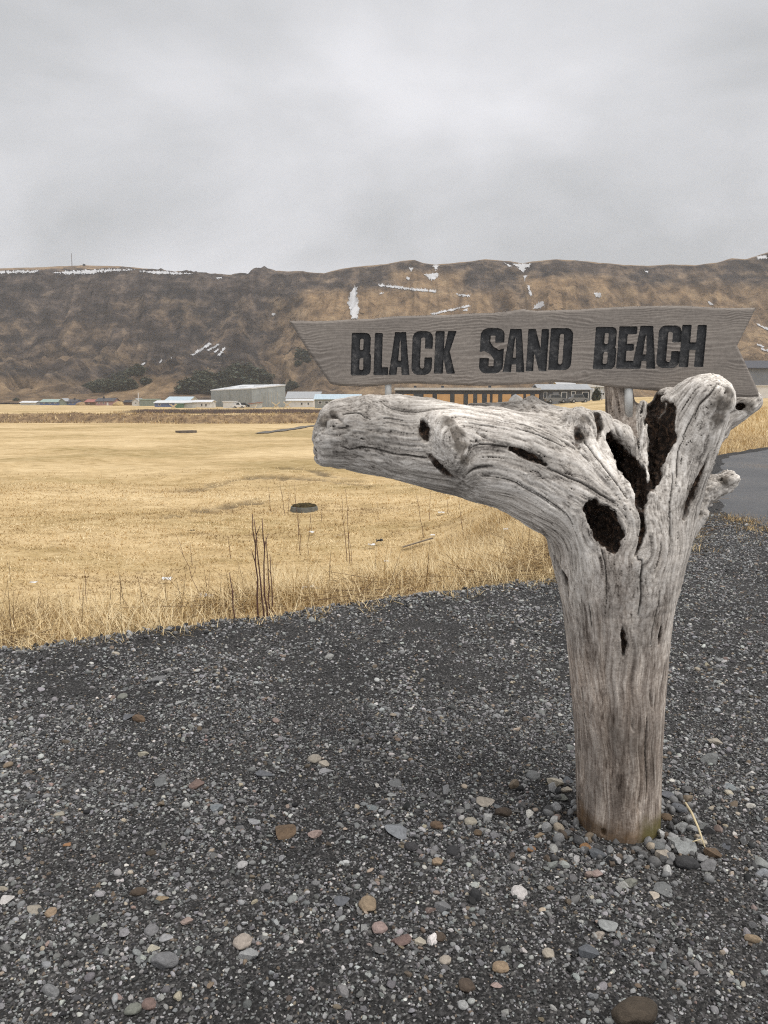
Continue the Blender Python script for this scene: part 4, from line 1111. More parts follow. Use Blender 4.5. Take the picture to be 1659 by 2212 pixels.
STONES = [
 (1152,1671,30,24,'grey','r','smooth dark grey stone left of the cream wrinkled stone by the post'),
 (1199,1683,38,33,'cream','a','cream wrinkled stone touching the left foot of the driftwood post'),
 (1228,1680,24,20,'slate','f','small slate stone tucked between cream wrinkled stone and the post'),
 (1224,1699,27,20,'beige','a','brownish angular stone just below the cream wrinkled stone'),
 (1212,1714,34,20,'green','f','greenish grey flat stone lowest of the group left of the post foot'),
 (1047,1725,46,27,'beige','f','pale beige slab with a sharp corner left of the post foot'),
 (1087,1753,38,23,'dbrown','r','dark brown stone just below the pale beige sharp-cornered slab'),
 (1017,1771,27,27,'cream','r','upright cream stone between blue-grey slab and dark brown stone'),
 (862,1787,62,36,'bluish','f','large flat blue-grey slab in the middle foreground'),
 (943,1781,30,20,'brown','r','brown pebble right of the large blue-grey slab'),
 (1032,1797,18,22,'brown','r','small brown pebble just below the upright cream stone'),
 (1165,1802,28,14,'tan','a','orange-tan chip with knobbly edge left of the post base'),
 (979,1835,31,28,'dark','r','round blackish stone below the brown pebble of the middle foreground'),
 (889,1826,31,26,'dark','r','dark slate cobble just under the large blue-grey slab'),
 (945,1860,25,20,'tan','r','tan pebble below the round blackish stone'),
 (1265,1827,25,21,'orange','r','bright orange-brown pebble in front of the post base'),
 (1147,1833,23,15,'orange','r','orange pebble well left of the bright orange-brown one'),
 (1290,1840,38,29,'slate','a','split slate stone just right of the bright orange-brown pebble'),
 (1375,1831,23,17,'grey','r','grey pebble right at the front rim of the post base'),
 (1289,1880,28,30,'pink','a','pinkish upright stone below the split slate stone'),
 (1122,1923,36,38,'white','r','off-white mottled cobble alone left of the post foreground'),
 (957,1956,38,28,'grey','a','grey triangular stone in the centre foreground'),
 (1362,1901,33,30,'green','a','greenish grey block left of the pink-topped slab'),
 (1434,1910,56,35,'grey','f','grey slab with pink tinge right of centre below the post'),
 (1413,1930,23,20,'cream','a','cream pebble under the left edge of the pink-tinged slab'),
 (1312,1991,52,33,'pale','f','pale blue-grey slab in the lower foreground below the post'),
 (1294,2016,28,28,'beige','a','brownish grey stone touching the lower left of the pale blue-grey slab'),
 (1338,2012,15,28,'tan','r','narrow tan pebble at the lower right of the pale blue-grey slab'),
 (862,2033,54,26,'red','a','reddish brick-like stone low in the centre foreground'),
 (908,2032,26,26,'cream','a','cream stone right of the reddish brick-like stone'),
 (948,2023,28,21,'dbrown','r','dark brown pebble right of the cream stone in low centre'),
 (1082,2086,36,41,'tan','r','egg-shaped tan cobble in the low centre right'),
 (962,2070,28,31,'beige','r','beige oval pebble left of the egg-shaped tan cobble'),
 (1272,2057,50,34,'slate','a','jagged slate stone in the lower right foreground'),
 (1185,2060,26,23,'beige','r','beige pebble left of the jagged slate stone'),
 (1008,2128,36,33,'dbrown','r','dark brown cobble below the beige oval pebble'),
 (1072,2127,28,16,'pink','f','pink flat chip below the egg-shaped tan cobble'),
 (1000,2172,23,26,'pale','r','pale pebble near the bottom edge below dark brown cobble'),
 (1372,2192,104,62,'dbrown','r','large smooth brown boulder cut by the bottom edge'),
 (1627,2031,36,15,'tan','r','tan sliver of stone at the lower right edge'),
 (1469,1820,66,43,'pale','a','largest light grey angular rock leaning beside the post base'),
 (1435,1842,38,32,'beige','a','brown-grey stone left below the largest light grey rock'),
 (1472,1780,34,33,'pale','a','white-speckled grey stone above the largest light grey rock'),
 (1467,1741,32,27,'slate','r','round slate cobble at the top of the pile right of the post'),
 (1440,1759,25,28,'brown','r','brown cobble between round slate cobble and the post'),
 (1540,1838,38,34,'brown','a','brown-grey block right of the dry straw'),
 (1532,1863,40,32,'grey','a','light grey pointed stone at the lower right of the pile by the post'),
 (1484,1860,50,34,'dark','r','dark stone below the largest light grey rock'),
 (1520,1785,31,26,'grey','a','grey angular stone right of the dry straw stalk'),
 (1515,1813,24,24,'cream','r','pale brown pebble under the dry straw stalk'),
 (1570,1820,24,29,'slate','a','upright slate chip farthest right of the pile by the post'),
 (1444,1710,34,22,'slate','f','slate flake against the right side of the post'),
 (1577,1693,31,24,'bluish','f','blue-grey flake on bare gravel at the right'),
 (1575,1709,18,15,'cream','r','cream pebble touching the blue-grey flake at the right'),
 (1534,1635,44,34,'grey','a','grey two-lobed stone right of the post at mid height'),
 (1545,1600,34,22,'beige','a','beige stone above the grey two-lobed stone'),
 (857,1686,34,24,'grey','f','grey flat stone in the middle, left of centre post'),
 (847,1714,21,14,'pale','f','pale chip just below the grey flat stone in the middle'),
 (1648,1882,30,24,'bluish','a','blue-grey stone cut by the right edge'),
 (1422,1822,36,31,'grey','r','grey cobble wedged between post base and brown-grey stone'),
 (612,1792,54,44,'brown','a','large brown rock in the left foreground'),
 (737,1940,38,33,'slate','f','slate triangle pointing down in the left centre foreground'),
 (795,1952,38,33,'tan','r','knobbly tan cobble right of the slate triangle'),
 (820,2002,33,30,'pink','r','pinkish tan cobble below the knobbly tan cobble'),
 (525,2033,42,36,'beige','r','mushroom-shaped beige cobble low in the left foreground'),
 (538,2065,44,29,'pale','a','pale grey-green block right under the mushroom-shaped cobble'),
 (355,2072,60,38,'grey','r','large grey oval cobble low at the left'),
 (404,1984,29,27,'pink','a','pink-tan wedge stone in the left foreground'),
 (328,2003,31,30,'grey','r','grey cobble above the large grey oval cobble'),
 (360,2020,34,20,'pale','f','pale slab between grey cobble and large grey oval cobble'),
 (332,2045,28,15,'cream','f','cream chip just above the large grey oval cobble'),
 (110,2138,44,26,'grey','r','grey elongated stone near the lower left corner'),
 (288,2175,38,28,'green','r','greenish grey cobble at the bottom left of centre'),
 (322,2165,33,28,'red','r','reddish brown cobble touching the greenish grey cobble at the bottom'),
 (255,2151,28,13,'pink','f','pink flake left above the greenish grey cobble'),
 (147,1822,18,23,'orange','a','small orange-pink stone in the left foreground'),
 (78,1957,38,23,'beige','f','long pale brown stone near the left edge'),
 (110,1967,26,23,'tan','r','tan pebble right of the long pale brown stone'),
 (15,1938,30,21,'white','f','white stone at the left edge'),
 (330,1838,31,15,'dbrown','f','dark brown flat stone in the left middle'),
 (300,1925,38,21,'dbrown','r','dark brown cobble above the pink-tan wedge stone'),
 (351,1938,31,13,'tan','f','tan sliver right of the dark brown cobble at left'),
 (682,1800,34,20,'pink','a','pinkish grey stone right of the large brown rock'),
 (552,1773,34,14,'pale','f','pale greenish sliver left above the large brown rock'),
 (807,1743,31,14,'bluish','f','pale blue flake left above the large blue-grey slab'),
 (300,1552,34,17,'brown','r','smooth brown oval pebble alone on the upper left gravel'),
 (278,1546,26,13,'slate','f','slate flake touching the brown oval pebble'),
 (345,1467,48,14,'grey','f','wide flat grey slab on the far left gravel'),
 (265,1505,23,17,'green','r','grey-green pebble above the slate flake at left'),
 (310,1627,24,15,'cream','a','cream chip below the brown oval pebble'),
 (392,1517,28,10,'pale','f','pale sliver right of the smooth brown oval pebble'),
 (427,1447,21,10,'white','f','white flat pebble on the far gravel'),
 (680,1632,31,24,'beige','r','beige cobble at the top of the small stone cluster in the middle'),
 (700,1644,24,23,'cream','a','cream stone right of the beige cobble in the cluster'),
 (705,1662,34,14,'pale','f','pale pointed slab under the cluster in the middle'),
 (425,1688,36,28,'red','a','reddish grey stone in the left middle gravel'),
 (343,1687,31,23,'grey','a','grey stone left of the reddish grey stone'),
 (572,1667,44,18,'slate','f','long slate slab left of the small middle cluster'),
 (470,1742,31,20,'bluish','a','bluish pebble in the left middle below the reddish grey stone'),
 (130,1757,26,26,'beige','a','pinkish beige stone in the far left middle'),
 (367,1366,16,13,'pale','r','pale round cobble on the rim beside the grass'),
 (382,1367,22,10,'dark','r','dark cobble on the rim right of the pale round one'),
 (250,1419,18,10,'cream','r','cream pebble near the rim at the left'),
]
for i, (x, y, w, hgt, ck, kd, lb) in enumerate(STONES):
    p = ground(x, y + hgt * 0.22); dep = p[1] * ct + CAM_Z * st; mpp = dep / FV
    a_g = math.asin(min(1, CAM_Z / math.hypot(p[1], CAM_Z)))
    wx = w * mpp / 2; hv = hgt * mpp / 2
    zr = {'r': .60, 'a': .52, 'f': .28}[kd] * wx
    yr = np.clip(math.sqrt(max(hv*hv - (zr*math.cos(a_g))**2, 0)) / math.sin(a_g), .55 * wx, 1.15 * wx)
    o = link('stone', SHP[kd, i % 4], None, None, (p[0], p[1], float(gravel_z(np.array([p[0]]), np.array([p[1]]))[0]) + zr * 0.32))
    o.scale = (wx * 1.04, yr, zr); r_ = random.Random(i)
    o.rotation_euler = (r_.uniform(-.18, .18), r_.uniform(-.18, .18), r_.uniform(-.45, .45))
    j = [r_.uniform(.88, 1.12) for _ in range(3)]
    o.color = (*[c_ * (0.85 * j[0] + 0.15 * j[q]) for q, c_ in enumerate(CC[ck])], 1)
    tag(o, lb, 'stone', 'larger stones lying in the gravel')
# dry straw leaning on the stones by the post
straw = simple('straw', (.62, .52, .33), .7, .2, 30)
a = ground(1478, 1760); 
pts = [ground(1479, 1765) + [0, 0, .055], ground(1492, 1790) + [0, 0, .06], ground(1507, 1815) + [0, 0, .045], ground(1522, 1842) + [0, 0, .02]]
tag(MB().tube(pts, [.0042, .0046, .004, .0025], 6).tube([ground(1495, 1836) + [0, 0, .03], ground(1516, 1831) + [0, 0, .032]], .002, 5).build('straw_stalk', straw, None, True), 'dry pale straw stalk lying over the stones right of the post', 'straw')
# ------------------------------------------------------------------ grass
def blades(P, hgt, wid, lean, curl, segs, heading=None):
    """P (n,3) roots; returns verts, faces; each blade a tapering strip that bends over"""
    n = len(P); a = rng.uniform(0, 6.283, n) if heading is None else heading
    dirv = np.stack([np.cos(a), np.sin(a), np.zeros(n)], -1); b = a + rng.normal(1.57, .5, n)
    side = np.stack([np.cos(b), np.sin(b), np.zeros(n)], -1)
    rows = []; pos = P.copy(); ang = lean.copy()
    for k in range(segs + 1):
        t = k / segs; w = wid * (1 - t) * 0.5 + 0.0002
        if k < segs: rows += [pos - side * w[:, None], pos + side * w[:, None]]
        else: rows += [pos]
        step = hgt / segs
        pos = pos + dirv * (np.sin(ang) * step)[:, None] + np.array([0, 0, 1.0]) * (np.cos(ang) * step)[:, None]
        ang = np.minimum(ang + curl / segs, 1.9)
    m_ = len(rows); V = np.stack(rows, 1).reshape(-1, 3); base = np.arange(n)[:, None] * m_
    Q = [base + np.array([[2*k, 2*k+1, 2*k+3, 2*k+2]]) for k in range(segs - 1)]
    T = base + np.array([[2*segs-2, 2*segs-1, 2*segs]])
    return V, ([np.concatenate(Q)] if Q else []) + [T], m_
def grass_obj(name, label, P, hgt, wid, lean, curl, segs, tint, mat):
    V, F, m_ = blades(P, hgt, wid, lean, curl, segs)
    o = link(name, raw_mesh(name, V, F, True, dict(tint=np.repeat(tint, m_))), mat)
    return tag(o, label, None, None, 'stuff')
m = Mt('dry_grass', 0.75, 0.2)
c = m.ramp(m.attr('tint'), [(0.0, (0.12, 0.072, 0.042)), (0.25, (0.29, 0.195, 0.095)), (0.55, (0.58, 0.425, 0.21)), (0.85, (0.77, 0.605, 0.355)), (1.0, (0.82, 0.68, 0.43))])
m.base(c); m.b.inputs['Subsurface Weight'].default_value = 0.0
grass_mat = m.m
def sample_field(n, y0, y1, t0, t1, pred):
    Y = np.sqrt(rng.uniform(y0*y0, y1*y1, n)); X = Y * rng.uniform(t0, t1, n)
    d = edge_dist(X, Y); ok = pred(X, Y, d); X, Y, d = X[ok], Y[ok], d[ok]
    return np.stack([X, Y, H(X, Y)], -1), d
def clump(X, Y, s=1.6, seed=30.0): return fbm2(X, Y, s, 3, 0.55, seed)
# tall rank grass on the slope below the lot
P, d = sample_field(400000, 3.0, 15.0, -.74, .42, lambda X, Y, d: (d > -.06 + 0.16 * fbm2(X, Y, 3, 2)) & (rng.random(len(X)) < np.clip(1.0 - (d - 1.6 + 1.2 * clump(X, Y, .6, 4.0)) / 4.2, 0, 1)) & (rng.random(len(X)) < np.clip(.55 + 1.5 * clump(X, Y), .10, 1)))
k = len(P); cl = clump(P[:, 0], P[:, 1]); near = 1 - ss(0, .5, d)
hg = (rng.uniform(.11, .36, k) * (1 + 1.0 * cl)) * (0.75 + .25 * ss(0, .5, d)) * (1 - .45 * ss(2.5, 5, d))
tint = np.clip(rng.normal(.78, .2, k) + .35 * cl - .55 * ss(.12, .5, fbm2(P[:, 0], P[:, 1], .9, 2, .5, 41.0)), 0, 1)
grass_obj('tall_dry_grass', 'tall tangled straw-coloured grass along the edge of the gravel', P, np.clip(hg, .04, .5), rng.uniform(.0035, .008, k), np.abs(rng.normal(.5, .35, k)), rng.uniform(.3, 1.8, k), 3, tint, grass_mat)
# short dead turf over the field
P, d = sample_field(330000, 4.5, 34.0, -.72, .5, lambda X, Y, d: (d > 1.5) & (rng.random(len(X)) < np.clip(.7 + 1.2 * fbm2(X, Y * 1.5, 1.3, 3, .55, 9.1), .15, 1) * (1 - ss(14, 34, Y))))
k = len(P)
tint = np.clip(rng.normal(.64, .09, k) + .95 * fbm2(P[:, 0] * .6, P[:, 1], .35, 4, .6, 3.0) + .45 * fbm2(P[:, 0], P[:, 1], 2, 3, .6, 5.0), .2, 1.0)
grass_obj('short_dry_turf', 'short dead yellow grass covering the field', P, rng.uniform(.03, .085, k) * (1 + .02 * P[:, 1]), rng.uniform(.006, .012, k) * (1 + .05 * P[:, 1]), np.abs(rng.normal(1.05, .3, k)), rng.uniform(.1, .6, k), 2, tint, grass_mat)
# grass beyond the road
P, d = sample_field(60000, 17, 48, .30, .74, lambda X, Y, d: (d > .02) & (rng.random(len(X)) < np.clip(.6 + 1.5 * clump(X, Y, .5, 6.0), .1, 1)))
k = len(P); cl = clump(P[:, 0], P[:, 1], .5, 6.0)
grass_obj('roadside_grass', 'rough yellow grass on the bank beyond the road', P, rng.uniform(.12, .38, k) * (1 + cl), rng.uniform(.012, .024, k), np.abs(rng.normal(.5, .35, k)), rng.uniform(.2, 1.4, k), 2, np.clip(rng.normal(.68, .16, k) + .4 * cl, 0, 1), grass_mat)
# brown brush on the earth bank and the dug soil
Y = rng.uniform(94.5, 100.5, 5500); X = Y * rng.uniform(-.66, -.02, 5500); Y = Y + 2 * np.sin(X / Y * 9)
Y2 = rng.uniform(150, 170, 5000); X2 = Y2 * rng.uniform(-.35, -.03, 5000)
X, Y = np.concatenate([X, X2]), np.concatenate([Y, Y2]); P = np.stack([X, Y, H(X, Y)], -1); k = len(P)
cl = fbm2(X, Y, .25, 3, .6, 2.0)
grass_obj('bank_brush', 'brown brush growing on the low earth bank across the field', P, rng.uniform(.08, .42, k) * (1 + 1.6 * cl), rng.uniform(.04, .11, k), np.abs(rng.normal(.7, .4, k)), rng.uniform(.2, 1.2, k), 2, np.clip(rng.normal(.34, .18, k) + .4 * cl, 0, 1), grass_mat)
P = []
for _ in range(70):
    t_ = rng.uniform(-2.4, 3.4); y_ = np.interp(t_, EDGE[:, 0], EDGE[:, 1]); n = rng.integers(8, 40)
    q = np.array([t_, y_]) + rng.normal(0, .04, (n, 2)) + np.array([.06, -.1]) * rng.uniform(.1, 2.2); P.append(np.column_stack([q, np.full(n, .005)]))
P = np.concatenate(P); k = len(P)
grass_obj('rim_tufts', 'small straw tufts straggling onto the rim of the gravel', P, rng.uniform(.04, .16, k), rng.uniform(.003, .007, k), np.abs(rng.normal(.9, .4, k)), rng.uniform(.2, 1.2, k), 3, np.clip(rng.normal(.65, .2, k), 0, 1), grass_mat)
# moss and stray tufts along the asphalt rim and on the lot
P = []
for x, y, n, sp in ((1535,1125,240,.10),(1575,1118,500,.20),(1605,1128,420,.14),(1640,1145,300,.12),(1545,1165,160,.16),(1510,1190,90,.1)):
    g = ground(x, y); q = g[:2] + rng.normal(0, 1, (n, 2)) * np.array([sp * 1.5, sp]); P.append(np.column_stack([q, np.full(n, .01)]))
P = np.concatenate(P); k = len(P)
grass_obj('verge_tufts', 'low yellow-brown tufts along the asphalt rim', P, rng.uniform(.02, .06, k), rng.uniform(.004, .010, k), np.abs(rng.normal(.7, .4, k)), rng.uniform(.2, 1, k), 2, np.clip(rng.normal(.36, .15, k), 0, 1), grass_mat)
P, d = sample_field(9000, 3.5, 14, -.7, .42, lambda X, Y, d: (d > .1) & (rng.random(len(X)) < .20 * np.exp(-d / 2.5) * np.clip(.6 + 2 * clump(X, Y, .5, 17.0), 0, 2)))
k = len(P)
grass_obj('thin_weed_stalks', 'thin reddish weed stalks scattered through the tall grass', P, rng.uniform(.15, .55, k), rng.uniform(.006, .011, k), np.abs(rng.normal(.12, .12, k)), rng.uniform(0, .3, k), 3, np.clip(rng.normal(.06, .08, k), 0, .3), grass_mat)
# fallen brown stalks lying in the grass
mb_v = []; mb_f = []
k = 3600; P, d = sample_field(60000, 3, 12, -.7, .42, lambda X, Y, d: (d > .02) & (rng.random(len(X)) < np.exp(-d / 1.1) * np.clip(.35 + 1.8 * fbm2(X, Y, .9, 2, .5, 41.0), .03, 1)))
P = P[:k]; k = len(P); a = rng.uniform(0, 6.28, k); ln = rng.uniform(.12, .65, k); el = rng.normal(.02, .16, k)
dv = np.stack([np.cos(a), np.sin(a), el], -1) * ln[:, None]
A_ = P + np.array([0, 0, .03]) + rng.uniform(0, .07, (k, 1)) * np.array([0, 0, 1]); B_ = A_ + dv; B_[:, 2] = np.maximum(B_[:, 2], H(B_[:, 0], B_[:, 1]) + .015)
r = rng.uniform(.0012, .0032, k)[:, None]; sd = np.stack([-np.sin(a), np.cos(a), np.zeros(k)], -1)
V = np.stack([A_ - sd*r, A_ + sd*r, A_ + [0,0,1]*r*1.6, B_ - sd*r*.6, B_ + sd*r*.6, B_ + [0,0,1]*r], 1).reshape(-1, 3); bs = np.arange(k)[:, None] * 6
F = np.concatenate([bs + np.array([[0,3,5,2]]), bs + np.array([[2,5,4,1]]), bs + np.array([[1,4,3,0]])])
tag(link('fallen_stalks', raw_mesh('fallen_stalks', V, F, True, dict(tint=np.repeat(np.clip(rng.normal(.24, .2, k), 0, .9), 6))), grass_mat), 'fallen brown stalks tangled in the grass by the gravel', None, None, 'stuff')

# ------------------------------------------------------------------ standing dead stems
m = Mt('dead_stem', 0.7, 0.25)
m.base(m.ramp(m.noise(60, 4, .6, stretch=(1, 1, .2)), [(0.3, (.075, .036, .028)), (0.7, (.19, .10, .075))])); stem_mat = m.m
def stem(base, top, rad, label, twigs=(), bend=0.0, group='dead stems standing in the grass'):
    b = drop(*base); t = at(top[0], top[1], b[1] + (0.02 if bend == 0 else bend))
    rr = random.Random(int(base[0] * 7 + base[1]))
    b = b - np.array([0, 0, .05]); ax = t - b; n = 7; pts = []
    for i in range(n + 1):
        u = i / n; j = 0.012 * np.linalg.norm(ax)
        pts.append(b + ax * u + np.array([rr.uniform(-j, j), rr.uniform(-j, j), 0]) * (1 if 0 < i < n else .3))
    rad *= 1.15
    e = empty('dead_stem', tuple(pts[0]), label, 'dead stem', group)
    mb = MB().tube([p - pts[0] for p in pts], [rad * (1 - .62 * i / n) for i in range(n + 1)], 6); mb.build('stalk', stem_mat, e, True)
    for u, (dx, dy) in twigs:
        i = int(u * n); p = pts[i]; dep = p[1]; q = p + np.array([dx * dep / FV, rr.uniform(-.04, .04), -dy * dep / FV])
        mid = (p + q) / 2 + np.array([rr.uniform(-.01, .01), 0, .012])
        MB().tube([p - pts[0], mid - pts[0], q - pts[0]], [rad * .5, rad * .38, rad * .22], 5).build('twig', stem_mat, e, True)
    return e
stem((561,1340),(545,1110),.0062,'tall red-brown stem, leftmost of the dense cluster at the gravel rim',[(.7,(-8,-30)),(.85,(7,-22))])
stem((570,1341),(549,1122),.0058,'tall red-brown stem second in the dense cluster at the gravel rim',[(.9,(9,-20))])
stem((576,1338),(567,1120),.0060,'red-brown stem with forked top in the middle of the dense cluster',[(.75,(9,-34)),(.8,(-6,-24))])
stem((583,1334),(575,1160),.0052,'shorter stem fourth from left in the dense cluster at the rim')
stem((588,1331),(583,1197),.0048,'shortest stem at the right side of the dense cluster at the rim',[(.8,(-7,-16))])
stem((442,1314),(379,1152),.0050,'long stem leaning left out of the white paper scrap',[(.55,(10,-26)),(.8,(-10,-20))])
stem((454,1300),(449,1248),.0055,'short upright stub right of the white paper scrap')
stem((415,1222),(411,1175),.0048,'short dark stub left of the middle of the slope')
stem((499,1208),(492,1158),.0060,'thick dark stub above the dense stem cluster',[(.6,(7,-12))])
stem((510,1347),(496,1237),.0055,'single dark stem left of the dense cluster at the rim',[(.6,(-5,-18))])
stem((88,1338),(83,1290),.0042,'short thin stem right of the plastic bottle',[(.5,(-4,-16))])
stem((180,1338),(169,1265),.0045,'left stem of the small trio at the far left',[(.5,(-6,-18))])
stem((189,1338),(183,1232),.0050,'tallest stem of the small trio at the far left',[(.55,(8,-28)),(.75,(6,-22))])
stem((184,1332),(178,1270),.0040,'thin middle stem of the small trio at the far left')
stem((128,1391),(125,1362),.0060,'left one of two cut stubs at the gravel rim on the left')
stem((139,1391),(136,1371),.0060,'right one of two cut stubs at the gravel rim on the left')
stem((585,1105),(580,1052),.0065,'pale thin stem left of the concrete ring',[(.6,(4,-14))])
stem((617,1114),(604,1040),.0062,'slender stem just left of the concrete ring',[(.6,(-5,-20)),(.7,(5,-18))])
stem((622,1110),(625,1046),.0062,'slender upright stem touching the left side of the concrete ring',[(.5,(5,-22))])
stem((649,1200),(637,1045),.0055,'tall stem in front of the concrete ring leaning left',[(.5,(6,-26)),(.8,(-4,-18))])
stem((651,1188),(644,1106),.0048,'thin stem in front of the concrete ring, right of the tall one')
stem((664,1202),(671,1110),.0045,'bent stem right below the concrete ring',[(.5,(6,-10))])
stem((673,1152),(671,1108),.0050,'short stem just right of the concrete ring')
stem((749,1214),(737,1068),.0055,'tallest stem of the branching pair in the middle of the slope',[(.5,(-30,8)),(.7,(6,-22))])
stem((756,1218),(746,1057),.0055,'right stem of the branching pair with a bent side twig',[(.45,(-36,6)),(.8,(5,-16))])
stem((762,1220),(753,1152),.0050,'short hooked stem right of the branching pair',[(.9,(-6,-3))])
stem((917,1162),(899,1070),.0055,'left one of the tall stems under the thick branch',[(.75,(-5,-18)),(.85,(4,-12))])
stem((928,1124),(930,1062),.0060,'upright stem under the thick branch, right of the leaning one')
stem((817,1124),(816,1085),.0055,'plain short stem midway between the pair and the thick branch')
stem((1002,1160),(991,1075),.0050,'reddish stem farthest right under the thick branch',[(.6,(4,-14))])
stem((968,1110),(967,1080),.0075,'thick broken stub under the thick branch')
stem((694,1126),(695,1100),.0055,'tiny stem on the slope behind the branching pair')
stem((843,1200),(846,1184),.0060,'stub beside the black scrap')
stem((790,1115),(772,1117),.0050,'low bent stem arching in the grass',[(.9,(14,-18))])

# ------------------------------------------------------------------ litter, ring, stones in the grass
def paper(x, y, w, label, mat, name='paper_scrap', cat='litter', flat=.4, seed=0):
    p = drop(x, y); s_ = w * (p[1] + .2) / FV / 2; n = 9
    u, v = np.meshgrid(np.linspace(-1, 1, n), np.linspace(-1, 1, n), indexing='ij')
    X = u * s_ + .25 * s_ * fbm2(u, v, 1.3, 2, .5, seed); Y = v * s_ * .7 + .25 * s_ * fbm2(u, v, 1.3, 2, .5, seed + 5)
    Z = s_ * flat * (.6 + 1.1 * fbm2(u, v, 1.4, 3, .6, seed + 9)) + .06
    idx = np.arange(n * n).reshape(n, n); F = np.stack([idx[:-1,:-1], idx[1:,:-1], idx[1:,1:], idx[:-1,1:]], -1).reshape(-1, 4)
    V = np.stack([X, Y, Z], -1).reshape(-1, 3); k = len(V)
    V = np.concatenate([V, V - [0, 0, .0025]]); E = [(idx[i, 0], idx[i+1, 0]) for i in range(n-1)] + [(idx[-1, i], idx[-1, i+1]) for i in range(n-1)] + [(idx[i+1, -1], idx[i, -1]) for i in range(n-1)[::-1]] + [(idx[0, i+1], idx[0, i]) for i in range(n-1)[::-1]]
    R_ = np.array([(b, a, a + k, b + k) for a, b in E])
    return tag(link(name, raw_mesh(name, V, np.concatenate([F, F[:, ::-1] + k, R_]), False), mat, None, tuple(p)), label, cat)
wp = simple('white_paper', (.74, .74, .73), .7, .12, 8); bp_ = simple('black_plastic', (.02, .02, .022), .4, .3, 8)
paper(361,1261,20,'crumpled white paper scrap on the slope left of the leaning stem',wp,seed=1,flat=.7)
paper(446,1301,28,'crumpled white paper at the foot of the long leaning stem',wp,seed=2,flat=.7)
paper(670,1292,32,'large crumpled white paper near the gravel rim in the middle',wp,seed=3,flat=.7)
paper(73,1267,14,'flat white scrap on the open turf at the far left',wp,seed=4)
paper(673,1157,11,'small white scrap below the concrete ring',wp,seed=5,flat=.7)
paper(803,1186,15,'white scrap beside the black scrap on the slope',wp,seed=6,flat=.7)
paper(820,1178,14,'black plastic scrap on the slope right of a white scrap',bp_,'plastic_scrap',seed=7,flat=1.0)
paper(835,1223,10,'narrow white scrap standing in the grass below the black one',wp,seed=8,flat=1.2)
paper(953,1113,13,'white scrap under the thick branch beside the broken stub',wp,seed=9)
paper(1092,1153,12,'white scrap in the twigs left of the trunk',wp,seed=10,flat=.8)
paper(1094,1203,10,'small white scrap close to the left side of the trunk',wp,seed=11,flat=.8)
paper(934,1163,11,'white scrap in the middle of the slope under the branch',wp,seed=12)
paper(416,1153,8,'small black clod on the open turf',bp_,'dirt_clod','dirt',seed=13,flat=.9)
# bottle
p = drop(57, 1350); e = empty('plastic_bottle', (p[0], p[1], p[2] + .05), 'clear plastic bottle with a blue cap lying in the grass', 'bottle')
m = Mt('bottle_plastic', .25, .5); m.base(m.ramp(m.noise(30, 3), [(.3, (.52, .56, .60)), (.7, (.72, .75, .78))])); m.b.inputs['Transmission Weight'].default_value = .35
L_ = 34 * (p[1] + .2) / FV
MB().tube([(-L_*.5,0,.0),(-L_*.48,0,0),(-L_*.1,0,.006),(L_*.15,0,.01),(L_*.3,0,.012),(L_*.38,0,.013)], [.012,.03,.032,.032,.022,.012], 14).build('body', m.m, e, True)
MB().tube([(L_*.385,0,.013),(L_*.50,0,.015)], .0155, 14).build('cap', simple('blue_cap', (.05,.11,.35), .4), e, True)
# concrete ring with mossy lid
p = drop(654, 1109); e = empty('concrete_ring', (p[0], p[1] + .4, p[2] - .05), 'round concrete well ring with a mossy brown top in the field', 'well ring')
s_ = 59 * p[1] / FV / 2
cm = simple('old_concrete', (.13, .13, .115), .9, .45, 6)
n = 40; prof = [(1.16, -.35), (1.10, .0), (1.0, .26), (.985, .285), (.9, .29), (.88, .25)]
V = [(s_*r*math.cos(2*math.pi*k/n), s_*r*math.sin(2*math.pi*k/n), z*s_*1.8) for r, z in prof for k in range(n)]
F = np.array([(i*n+k, i*n+(k+1)%n, (i+1)*n+(k+1)%n, (i+1)*n+k) for i in range(len(prof)-1) for k in range(n)])
link('ring', raw_mesh('ring', np.array(V), F), cm, e)
m = Mt('mossy_lid', .95, .1); m.base(m.ramp(m.noise(9, 6, .75), [(.3, (.018, .014, .010)), (.5, (.06, .045, .022)), (.7, (.14, .115, .045))])); m.bump(m.noise(14, 5, .7), 1, .05)
a_, r_ = np.meshgrid(np.linspace(0, 2*math.pi, 41)[:-1], np.linspace(0, 1, 10)[1:], indexing='ij')
V = np.concatenate([[[0, 0, .34]], np.stack([r_*np.cos(a_), r_*np.sin(a_), .30 + .07*(1-r_**3) - .10*ss(.9, 1, r_) + .07*fbm2(r_*np.cos(a_), r_*np.sin(a_), 4, 3)], -1).reshape(-1, 3)]) * np.array([s_*1.0, s_*1.0, s_*1.86])
F4 = np.array([(1+i*9+j, 1+((i+1)%40)*9+j, 1+((i+1)%40)*9+j+1, 1+i*9+j+1) for i in range(40) for j in range(8)])[:, ::-1]; F3 = np.array([(0, 1+i*9, 1+((i+1)%40)*9) for i in range(40)])
link('lid', raw_mesh('lid', V, [F4, F3]), m.m, e)
